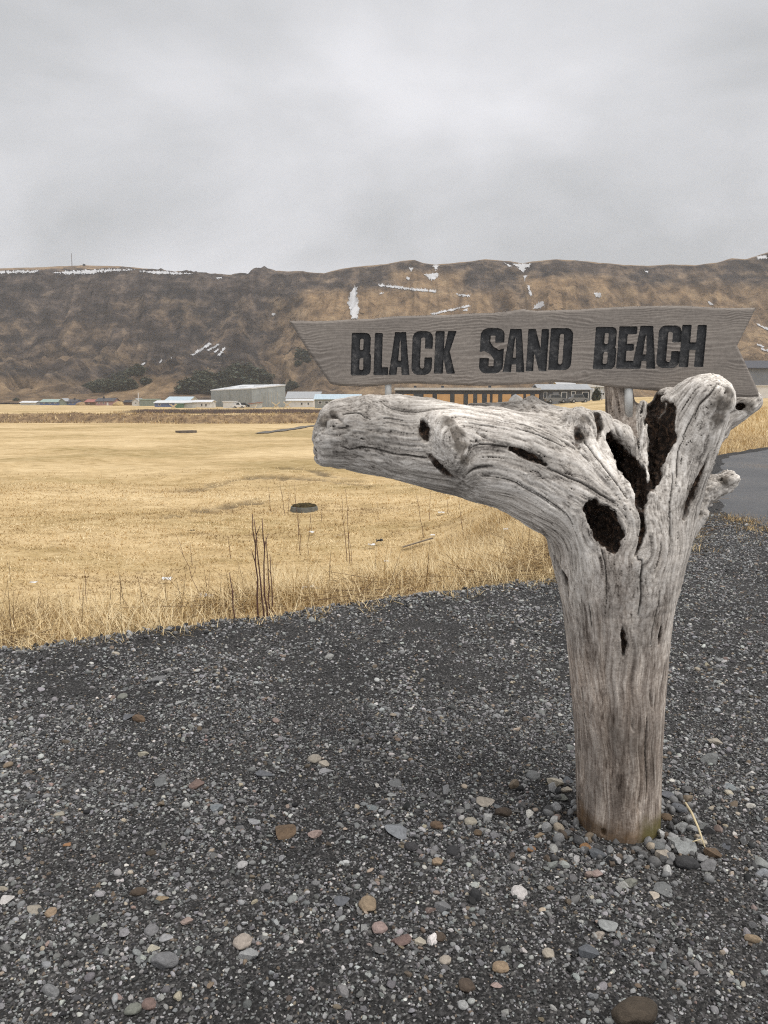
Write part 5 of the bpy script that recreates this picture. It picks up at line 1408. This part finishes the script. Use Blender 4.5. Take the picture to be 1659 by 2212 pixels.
# brown block and grey plank at the rim
for x, y, w, col, kd, nm, lb, ct_, sz in ((929,1243,42,(.14,.095,.06),'a','stone','squared brown rock in the grass under the thick branch','stone',(1,.6,.42)),):
    p = drop(x, y); o = link(nm, SHP[kd, 1], None, None, (p[0], p[1], p[2] + .06)); h_ = w * p[1] / FV / 2
    o.scale = (h_*sz[0], h_*sz[1], h_*sz[2]); o.color = (*col, 1); tag(o, lb, ct_)
p = drop(963, 1238); q = drop(988, 1230)
tag(MB().bar(p + [-.03, 0, .07], q + [0, 0, .12], .07, .022).build('plank', simple('grey_plank', (.26,.26,.27), .85, .3, 9)), 'weathered grey plank end beside the squared brown rock', 'plank')
p0 = drop(870, 1190); p1 = drop(935, 1172)
tag(MB().bar(p0 + [0, 0, .07], p1 + [0, 0, .09], .05, .02).build('plank', simple('brown_plank', (.22,.18,.14), .85, .3, 9)), 'long grey-brown stick of wood lying on the slope under the branch', 'plank')
p0 = drop(384, 935); p1 = drop(420, 934)
tag(MB().bar(p0 + [0, 0, .08], p1 + [0, 0, .08], .7, .2).build('culvert_slab', simple('dark_slab', (.14,.12,.105), .8, .3, 3)), 'dark flat slab lying in the field before the earth bank', 'slab')
# ------------------------------------------------------------------ buildings
WM = {k: simple('wall_' + k, c, .8, .16, .6) for k, c in dict(white=(.66,.66,.65), grey=(.26,.28,.275), dark=(.045,.048,.055), green=(.22,.26,.23), slate=(.30,.325,.33), blue=(.12,.16,.30), cream=(.5,.47,.4),
      yellow=(.55,.42,.17), brown=(.16,.11,.08), pale=(.48,.49,.48), bgreen=(.13,.22,.16), pinkish=(.36,.22,.22), timber=(.50,.31,.15), charcoal=(.085,.09,.10), steel=(.20,.215,.24), timber_pale=(.60,.50,.34)).items()}
RM = {k: simple('roof_' + k, c, .55, .14, .5, stretch=(6, 1, 1)) for k, c in dict(white=(.66,.67,.68), grey=(.36,.37,.38), blue=(.46,.56,.62), dark=(.07,.07,.08), red=(.33,.13,.105), green=(.30,.38,.34), black=(.035,.035,.04), lgrey=(.50,.50,.50)).items()}
m = Mt('window_glass', .12, .5); m.base(m.ramp(m.noise(1.5, 3), [(.3, (.02, .025, .03)), (.7, (.06, .07, .08))])); glass_mat = m.m
frame_mat = simple('white_frame', (.72, .72, .71), .6, .08)
def house(name, label, x0, x1, yb, ye, yr, D, wall, roof, kind='side', depth=9.0, wins=(), doors=(), chim=(), frame=None, cat='house', group=None, over=.35):
    A = at(x0, yb, D); B = at(x1, yb, D); w = B[0] - A[0]; zE = at((x0+x1)/2, ye, D)[2] - A[2]; zR = at((x0+x1)/2, yr, D)[2] - A[2]
    e = empty(name, ((A[0]+B[0])/2, D, A[2]), label, cat, group); hw = w / 2; t = .16; sk = -1.6
    wmt, rmt = WM[wall], RM[roof]
    if kind == 'side':
        mb = MB(); n0 = len(mb.v)
        prof = [(0, sk), (depth, sk), (depth, zE), (depth/2, zR), (0, zE)]
        mb.add([(x, y, z) for x in (-hw, hw) for y, z in prof], [(0,1,2,3,4), (9,8,7,6,5)] + [(i, (i+1) % 5, (i+1) % 5 + 5, i + 5) for i in range(5)]); mb.build('wall', wmt, e)
        s = (zR - zE) / (depth / 2); o = over; mb = MB()
        pr = [(-o, zE - s*o + .02), (depth/2, zR + .02), (depth + o, zE - s*o + .02), (depth + o, zE - s*o + t), (depth/2, zR + t + .02), (-o, zE - s*o + t)]
        mb.add([(x, y, z) for x in (-hw - o, hw + o) for y, z in pr], [tuple(range(6)), tuple(range(11, 5, -1))] + [(i, i+6, (i+1) % 6 + 6, (i+1) % 6) for i in range(6)])
    elif kind == 'gable':
        MB().prism([(-hw, sk), (hw, sk), (hw, zE), (0, zR), (-hw, zE)], 0, depth).build('wall', wmt, e)
        s = (zR - zE) / hw; o = over
        mb = MB().prism([(-hw - o, zE - s*o + .02), (0, zR + .02), (hw + o, zE - s*o + .02), (hw + o, zE - s*o + t), (0, zR + t + .02), (-hw - o, zE - s*o + t)], -o, depth + o)
    elif kind == 'mono':
        MB().prism([(-hw, sk), (hw, sk), (hw, zR), (-hw, zE)], 0, depth).build('wall', wmt, e)
        mb = MB().prism([(-hw - over, zE + .02), (hw + over, zR + .02), (hw + over, zR + t), (-hw - over, zE + t)], -over, depth + over)
    else:
        MB().box(-hw, hw, 0, depth, sk, zE).build('wall', wmt, e)
        mb = MB().box(-hw - .2, hw + .2, -.2, depth + .2, zE + .004, zR)
    rf = mb.build('roof', rmt, e)
    for u, h_ in chim:
        MB().box(-hw + u*w - .3, -hw + u*w + .3, depth*.4, depth*.4 + .6, zE, zR + h_).build('chimney', WM['dark'], rf)
    for u0, u1, v0, v1 in wins:
        xa, xb, za, zb = -hw + u0*w, -hw + u1*w, v0*zE, v1*zE
        f = MB().box(xa, xb, -.06, .02, za, zb).build('window', frame or frame_mat, e); b_ = min(.12, (xb - xa) * .12)
        MB().box(xa + b_, xb - b_, -.09, -.061, za + b_, zb - b_).build('pane', glass_mat, f)
    for u0, u1, v1, mt in doors:
        MB().box(-hw + u0*w, -hw + u1*w, -.07, .02, -.3, v1*zE).build('door', WM[mt], e)
    return e
house('greenhouse','low pale greenhouse farthest left before the hill foot',44,77,874.5,870,867,335,'pale','white','side',6,cat='greenhouse')
house('farm_building','low blue-walled building with pale green roof, left of the grey tank house',87,128,874,868.5,863,335,'blue','green','side',8,[(.15,.25,.3,.8),(.45,.55,.3,.8),(.75,.85,.3,.8)])
house('tank_house','narrow grey-green shed between two blue buildings on the left',128.5,141,874,866,861,330,'green','grey','gable',6)
house('cottage','blue-grey cottage with dark roof left of the red roof',143,164,873.5,868,863.5,332,'blue','dark','side',7,[(.2,.35,.3,.75),(.6,.75,.3,.75)],chim=[(.6,.8)])
house('cottage','cottage with bright red roof on the left',184,206,873,868.5,863.5,330,'brown','red','side',7,[(.3,.45,.3,.75)])
house('cottage','dark-roofed house with white gable and porch',207,245,874.5,867,860.5,318,'pinkish','dark','side',8,[(.12,.24,.3,.75),(.4,.5,.3,.75)],[(.62,.72,.7,'white')],[(.3,.8)])
house('shed','small black-roofed shed right of the yellow heap',268,284,873.5,869,864.5,322,'brown','black','side',5)
house('cottage','small white gabled house beside the flagpole',285.5,301,875,867,861.5,310,'white','grey','gable',8,[(.35,.65,.35,.75)])
house('shed','green corrugated shed right of the flagpole',301.5,334,875.5,863.8,861.5,305,'green','green','flat',8,cat='shed')
house('store_building','long blue-walled store with white roof',334,415,878.5,870.5,866,268,'blue','white','side',9,[(.1,.16,.3,.8)])
house('hall','large hall with pale blue gabled roof behind the white-roofed store',358,410,873,865,857.5,330,'cream','blue','side',14,cat='hall')
house('container','green shipping container in front of the blue-walled store',378,394,881,872,871.4,240,'bgreen','green','flat',2.6,cat='container')
house('shed','pale grey shed beside the green container',395.5,417,881,871.5,870,242,'pale','lgrey','mono',5,cat='shed')
house('cabin','white cabin with two dark windows left of the warehouse',418.5,456,880.5,869,865,250,'white','white','side',7,[(.42,.52,.25,.75),(.66,.76,.25,.75)])
# big grey warehouse seen on its corner
D = 255; C0 = at(544.5, 879.5, D); Lf = at(456.5, 877.5, D + 22); Rt = at(617, 879, D + 6)
e = empty('warehouse', tuple(C0), 'large grey-green sheet metal warehouse with sloping white roof', 'warehouse'); o_ = C0
def wz(x, y, dd): return at(x, y, dd)[2]
q = [Lf, C0, Rt, Lf + (Rt - C0)]; tz = [wz(456.5, 844.5, D + 22), wz(544.5, 840.5, D), wz(617, 833, D + 6), wz(617, 833, D + 6) + .3]
vs = [(p[0]-o_[0], p[1]-o_[1], -1.6) for p in q] + [(p[0]-o_[0], p[1]-o_[1], z - o_[2]) for p, z in zip(q, tz)]
MB().add(vs, [(0,1,5,4),(1,2,6,5),(2,3,7,6),(3,0,4,7),(4,5,6,7)]).build('wall', WM['slate'], e)
cen = np.mean(np.array(vs[4:]), 0); rv = [tuple(cen + (np.array(v) - cen) * 1.012 + [0, 0, .02]) for v in vs[4:]]
rf = MB().add(rv + [(x, y, z + .35) for x, y, z in rv], [(3,2,1,0),(4,5,6,7),(0,1,5,4),(1,2,6,5),(2,3,7,6),(3,0,4,7)]).build('roof', RM['white'], e)
for f_ in (.25, .45, .65, .85):
    c_ = np.array(rv[0]) * (1-f_) + np.array(rv[2]) * f_ + [0, 2, .35]
    MB().box(c_[0]-1.6, c_[0]+1.6, c_[1]-1, c_[1]+1, c_[2]-.6, c_[2]+.45).build('skylight', RM['white'], rf)
def wall_pt(a, b, u, z): p = np.array(vs[a][:2]) * (1-u) + np.array(vs[b][:2]) * u; return np.array([p[0], p[1], z])
for (a, b, u) in ((0,1,.24),(0,1,.72),(0,1,.48)):
    p = wall_pt(a, b, u, 0) + [0, -.05, 0]; MB().bar(p + [0,0,-.5], p + [0,0, (tz[a]*(1-u)+tz[b]*u) - o_[2] - .1], .22).build('downpipe', WM['grey'], e)
for u in (.30, .42, .50, .58, .66, .76):
    p = wall_pt(1, 2, u, 0) + [0, -.06, 0]; MB().bar(p + [0,0,.2], p + [0,0,5.0], .10).build('rust_streak', WM['cream'], e)
p0, p1 = wall_pt(1, 2, .30, 0) + [0,-.08,0], wall_pt(1, 2, .38, 0) + [0,-.08,0]
MB().add([p0, p1, p1 + [0,0,4.6], p0 + [0,0,4.6], p0 + [0,.2,0], p1 + [0,.2,0], p1 + [0,.2,4.6], p0 + [0,.2,4.6]], [(0,1,2,3),(7,6,5,4),(0,4,5,1),(1,5,6,2),(2,6,7,3),(3,7,4,0)]).build('door', WM['grey'], e)
house('container','white container standing in front of the warehouse',482,509,881.5,868,866.3,238,'white','white','flat',2.8,cat='container')
house('shed','little grey shed with red roof in front of the warehouse',539.5,563,881,872.5,869.5,238,'pale','red','mono',3,cat='shed')
house('hall','grey-roofed hall right of the warehouse',618,690,872,861,846.5,300,'grey','grey','side',16,cat='hall')
house('store_building','low white building with flat roof right of the warehouse',618,676,877,866,863,262,'white','white','side',7,[(.55,.62,.2,.7),(.8,.86,.2,.7)])
house('workshop','dark workshop with pale blue ribbed roof left of the thick branch',680,778,877,862.5,852.5,235,'grey','blue','side',11,[(.08,.16,.3,.75),(.22,.30,.3,.75),(.45,.55,.25,.8)],cat='workshop')
# long dark terrace with timber panels, seen under the sign
x0, x1, D = 855, 1165, 150
tr = house('terrace_row','long dark single-storey terrace with orange timber panels behind the sign',x0,x1,874,843,837.5,D,'dark','lgrey','flat',9,[],cat='building')
A = at(x0, 874, D); zE = at(1000, 843, D)[2] - A[2]; hw = (at(x1, 874, D)[0] - A[0]) / 2
def tx(x): return at(x, 860, D)[0] - (A[0] + hw)
for a_, b_ in ((872,893),(915,934),(944,972),(982,1001),(1011,1022),(1031,1041),(1052,1058),(1064,1076),(1085,1104),(1115,1130),(1136,1145),(1155,1164)):
    MB().box(tx(a_), tx(b_), -.07, .02, -.2, zE - .75).build('timber_panel', WM['timber'], tr)
for a_, b_ in ((896,912),(973,981),(1002,1010),(1023,1030),(1042,1051),(1077,1084),(1105,1114),(1146,1154)):
    f = MB().box(tx(a_), tx(b_), -.06, .02, .1, zE - .8).build('window', WM['charcoal'], tr); MB().box(tx(a_)+.08, tx(b_)-.08, -.085, -.061, .2, zE - .9).build('pane', glass_mat, f)
for x in (895, 955, 1058): MB().box(tx(x), tx(x)+.5, 2, 2.6, zE, zE + .9).build('vent', WM['dark'], tr)
house('dark_house','dark grey bungalow with white windows right of the terrace',1166,1274,872,842,831,152,'charcoal','grey','side',8,[(.07,.14,.35,.85),(.42,.54,.3,.85),(.62,.71,.3,.9),(.84,.97,.3,.85)],[(.25,.37,.85,'steel')])
house('yellow_house','yellow house far behind the dark bungalow',1206,1244,846,833,825,230,'yellow','lgrey','side',8,[(.2,.35,.3,.8),(.6,.75,.3,.8)])
house('pale_hall','pale flat-roofed hall far right behind the bungalow',1246,1312,866,836,829,210,'pale','white','flat',9,[(.5,.9,.4,.6)],cat='hall')
house('store_hall','dark warehouse with grey wall at the right edge',1604,1790,862,796,776,120,'steel','dark','side',16,[(.3,.5,.55,.62)],cat='warehouse')
house('container','white container in front of the dark warehouse at the right edge',1612,1668,857,833,832,112,'white','white','flat',2.6,cat='container')
# heaps
def heap(label, x0, x1, yb, yt, D, col, cat, name='heap'):
    p = at((x0+x1)/2, yb, D); V, F = rock_shape(x0, 4, 'r'); me = raw_mesh(name, V, F)
    o = link(name, me, simple(name + '_mat', col, .95, .3, 3), None, (p[0], p[1], p[2] - .3)); w = (x1-x0)*D/FV/2; o.scale = (w, w*.7, (yb-yt)*D/FV*.9 + .3)
    return tag(o, label, cat)
heap('yellow hay heap between dark-roofed house and black-roofed shed', 243, 269, 874, 866, 312, (.42,.30,.15), 'heap', 'hay_heap')
heap('low tan earth heap left of the red-roofed cottage', 163, 186, 874, 867.5, 325, (.30,.21,.12), 'heap', 'earth_heap')
# vehicles
tyre_mat = simple('tyre', (.02,.02,.02), .9); 
def car(label, x, yb, D, L_, paint, cabin, hgt, name='parked_car', cat='car'):
    p = at(x, yb, D); e = empty(name, (p[0], p[1], p[2]), label, cat); h = L_ / 2; H_ = hgt
    MB().prism([(-h,.32),(h,.32),(h,.75),(h*.86,.88),(h*.45,.95),(-h*.9,.98),(-h,.8)], 0, 1.75).build('body', paint, e)
    a, b = cabin
    MB().prism([(a*h,.93),(b*h,.93),((b-.22)*h,H_),((a+.14)*h,H_)], .1, 1.65).build('cabin', paint, e)
    MB().prism([((a+.12)*h,1.0),((b-.10)*h,1.0),((b-.25)*h,H_-.1),((a+.19)*h,H_-.1)], .07, .099).build('side_window', glass_mat, e)
    for sx in (-.62, .62):
        for y in (-.04, 1.6):
            w = MB().tube([(sx*h, y, .32), (sx*h, y+.2, .32)], .33, 14).build('wheel', tyre_mat, e)
            MB().tube([(sx*h, y-.012, .32), (sx*h, y+.001, .32)], .19, 10).build('rim', RM['grey'], w)
    for y in (.15, 1.35): MB().box(h-.02, h+.03, y, y+.3, .6, .75).build('headlight', frame_mat, e)
    return e
pw = simple('white_paint', (.72,.72,.72), .3, .05, 1, .5); ps = simple('silver_paint', (.20,.205,.21), .3, .08, 1, .5); pk = simple('black_paint', (.02,.02,.022), .3, .1, 1, .5)
car('white pickup parked in front of the warehouse beside the white container', 515, 881.5, 236, 3.6, pw, (-.5,.35), 1.7, 'pickup', 'pickup')
car('black car parked right of the white pickup', 527, 880.5, 242, 3.8, pk, (-.6,.4), 1.5)
heap('pale grey covered heap in front of the timber terrace', 1096, 1132, 868, 850, 128, (.34,.345,.35), 'heap', 'covered_heap')
car('grey car parked by the door of the dark bungalow', 1203, 870.5, 143, 3.9, ps, (-.7,.5), 1.55)
car('silver car parked under the right window of the dark bungalow', 1252, 870.5, 140, 3.4, ps, (-.75,.55), 1.6)
# timber trestles on the dug soil
def trestle(label, x0, x1, yb, yt, D, lean=.5):
    e = empty('wooden_trestle', tuple(at((x0+x1)/2, yb, D)), label, 'trestle', 'timber trestles on the dug soil'); o = at((x0+x1)/2, yb, D); w = (x1-x0)*D/FV/2; h = (yb-yt)*D/FV
    for dy in (0, 1.4):
        MB().bar((-w, dy, -.1), (w, dy, h), .16).build('beam', WM['timber_pale'], e); MB().bar((w, dy+.18, -.1), (-w, dy+.18, h), .16).build('beam', WM['timber_pale'], e)
    MB().bar((0, -.2, h*.52), (0, 1.8, h*.52), .12).build('crossbar', WM['timber_pale'], e)
trestle('crossed timber trestle left of the pale grey shed', 366, 380, 884, 873, 225)
trestle('crossed timber trestle right of the little red-roofed shed', 587, 604, 882, 869, 228)
trestle('crossed timber trestle farthest right, by the low white building', 612, 628, 881, 868, 232)
e = empty('broken_frame', tuple(at(540, 884, 215)), 'broken pale timber frame lying before the warehouse', 'timber frame'); k_ = 215 / FV
for a_, b_ in (((-26,1),(13,6)),((-12,-1),(-9,8)),((11,2),(14,10)),((-26,1),(12,1))): MB().bar((a_[0]*k_, 0, a_[1]*k_), (b_[0]*k_, .6, b_[1]*k_), .15).build('beam', WM['timber_pale'], e)
tag(MB().bar(at(421, 887, 205), at(426, 878.5, 205), .16).build('timber_post', WM['timber_pale']), 'leaning pale timber post before the white cabin', 'post')
for x, y0, y1, lb in ((266,913,902,'short pale stake on the earth bank, left one'),(327,912,902,'short leaning stake on the earth bank, right one')):
    b_ = drop(x, y0 - 4); tag(MB().bar(b_ - [0,0,.2], at(x + 1, y1, b_[1]), .10).build('stake', WM['timber_pale']), lb, 'stake')
# poles
mp = simple('pole_grey', (.45,.45,.45), .5)
e = empty('flagpole', tuple(at(299.5, 876, 300)), 'white flagpole beside the small white gabled house', 'flagpole'); zt = at(299.5, 848, 300)[2] - at(299.5, 876, 300)[2]
MB().tube([(0,0,-1),(0,0,zt)], [.14,.09], 8).build('pole', WM['white'], e, True); MB().tube([(0,0,zt),(0,0,zt+.25)], [.16,.02], 8).build('finial', WM['white'], e, True)
for x, yb, yt, lb in ((1281,868,838,'thin dark post right of the dark bungalow'),(1300,868,842,'thin pale post nearest the upright driftwood stub')):
    tag(MB().tube([at(x, yb + 8, 150), at(x, yt, 150)], [.16, .10], 8).build('lamp_post', mp, None, True), lb, 'post')
def on_hill(x, y):
    i = np.argmin((vx.ravel() - x)**2 + (vy.ravel() - y)**2 + 1e6 * (RR.ravel() > 880)); return hV[i].copy()
p = on_hill(156, 574); zt = at(156, 547, p[1])[2] - p[2]
e = empty('radio_mast', tuple(p), 'thin lattice radio mast on the hilltop at the left', 'mast'); mm_ = simple('mast_steel', (.30,.29,.30), .6)
for dx, dy in ((-.5,-.3),(.5,-.3),(0,.5)): MB().bar((dx,dy,-2), (dx*.3,dy*.3,zt), .22).build('leg', mm_, e)
for k in range(8): MB().bar((-.5*(1-.085*k), -.3, zt*k/8), (.5*(1-.085*k), -.3, zt*(k+1)/8), .14).build('brace', mm_, e)
p = on_hill(182, 575); V, F = rock_shape(77, 3, 'a')
o = tag(link('hilltop_hut', raw_mesh('hilltop_hut', V, F, False), WM['dark'], None, tuple(p + [0,0,1])), 'tiny dark hut on the skyline right of the mast', 'hut'); o.scale = (1.6, 1.4, 2.2)

# ------------------------------------------------------------------ trees on the slope
m = Mt('spruce_needles', .9, .1); m.base(m.ramp(m.noise(.9, 4, .7), [(.3, (.045, .054, .040)), (.7, (.11, .12, .085))])); needle_mat = m.m
bark_mat = simple('bark', (.09,.07,.055), .9, .3, 3)
def crown_mesh(seed, kind):
    r = np.random.default_rng(seed); n = 950
    t = r.random(n) ** .8; a = r.uniform(0, 6.28, n)
    if kind == 's': rad = (1 - t) * (.34 + .08 * np.sin(t * 40 + seed)) + .02; z = .08 + .92 * t
    else: ph = r.uniform(.05, 1, n); rad = .52 * np.sqrt(np.clip(1 - (2*ph - .8)**2 / 1.5, .02, 1)); z = .05 + .85 * ph
    lump = 1 + .35 * perlin(np.stack([np.cos(a) * 1.6 + seed, np.sin(a) * 1.6, z * 4], -1))
    rad = rad * lump * np.sqrt(r.uniform(.25, 1.0, n)); c = np.stack([np.cos(a) * rad, np.sin(a) * rad, z * (1 if kind == 's' else lump)], -1)
    d1 = r.normal(size=(n, 3)) * [.055, .055, .03]; d2 = r.normal(size=(n, 3)) * [.055, .055, .045]
    V = np.stack([c + d1, c + d2, c - d1 * .8, c - d2], 1).reshape(-1, 3); F = np.arange(n * 4).reshape(n, 4)
    me = raw_mesh('crown', V, F, False); me.materials.append(needle_mat); return me
CR = {('s', i): crown_mesh(20 + i, 's') for i in range(3)}; CR.update({('b', i): crown_mesh(40 + i, 'b') for i in range(3)})
trunk_me = MB().tube([(0,0,-.15),(0,0,.5),(0,0,.9)], [.035,.022,.006], 7).mesh('trunk', True); trunk_me.materials.append(bark_mat)
def grove(spec, lb, grp, seed):
    r = random.Random(seed)
    for x, y, h_, kd in spec:
        p = on_hill(x, y); s_ = h_ * p[1] / FV
        e = empty('spruce_tree' if kd == 's' else 'bushy_tree', tuple(p - [0, 0, .6]), lb, 'tree', grp); e.rotation_euler.z = r.uniform(0, 6.28)
        wd = s_ * (r.uniform(.9, 1.25) if kd == 's' else r.uniform(1.2, 1.5)); e.scale = (wd, wd, s_)
        c = link('crown', CR[kd, r.randrange(3)], None, e); t = link('trunk', trunk_me, None, e)
r = random.Random(9)
grove([(190 + i * 7.2 + r.uniform(-3, 3), 846 - r.uniform(0, 6) - max(0, i - 8) * 1.7, r.uniform(17, 27), 'b') for i in range(18)] + [(255 + i*11, 826 - i*5, r.uniform(16, 22), 'b') for i in range(5)], 'dark tree in the long low wood at the hill foot on the left', 'trees of the long low wood', 1)
grove([(403 + i * 7, 849 - r.uniform(0, 5), r.uniform(24, 36), 's' if i % 2 else 'b') for i in range(9)] + [(430 + i*6, 832 - i, r.uniform(20, 32), 'b') for i in range(4)], 'dark tree in the clump left of the warehouse roof', 'trees of the clump left of the warehouse', 2)
grove([(480 + i * 7.5, 840 - r.uniform(0, 10), r.uniform(26, 40), 'b' if i % 3 else 's') for i in range(13)] + [(500 + i*9, 818 - r.uniform(0, 6), r.uniform(22, 34), 'b') for i in range(7)], 'dark tree in the largest clump directly above the warehouse', 'trees of the clump above the warehouse', 3)
grove([(618, 840, 16, 'b'), (627, 838, 20, 's'), (634, 839, 14, 'b')], 'small dark tree on the slope just right of the warehouse', 'trees right of the warehouse', 4)
grove([(36, 866, 9, 'b')], 'single small bush at the hill foot on the far left', None, 5)
grove([(652, 775, 22, 'b'), (661, 783, 16, 'b'), (645, 790, 12, 'b')], 'dark bush on the slope beside the left tip of the sign', 'bushes beside the sign tip', 6)
# bare shrub between the bungalow and the stub
p = at(1288, 868, 148); e = empty('bare_tree', tuple(p), 'small dark bare tree right of the dark bungalow', 'tree'); c = link('crown', CR['b', 1], None, e); t = link('trunk', trunk_me, None, e); e.scale = (1.6, 1.6, 2.6)

# ------------------------------------------------------------------ thin haze over the valley
hz = bpy.data.materials.new('haze'); hz.use_nodes = True; t = hz.node_tree; t.nodes.clear()
o_ = N(t, 'ShaderNodeOutputMaterial'); v_ = N(t, 'ShaderNodeVolumePrincipled')
v_.inputs['Color'].default_value = (.93, .95, 1.0, 1); v_.inputs['Density'].default_value = 0.00021; v_.inputs['Anisotropy'].default_value = 0.0
L(t, v_.outputs[0], o_.inputs['Volume'])
tag(MB().box(-900, 1100, -60, 1162, -4, float(HZ.max()) + 6).build('haze', hz), 'thin pale haze in the valley air', None, None, 'stuff')
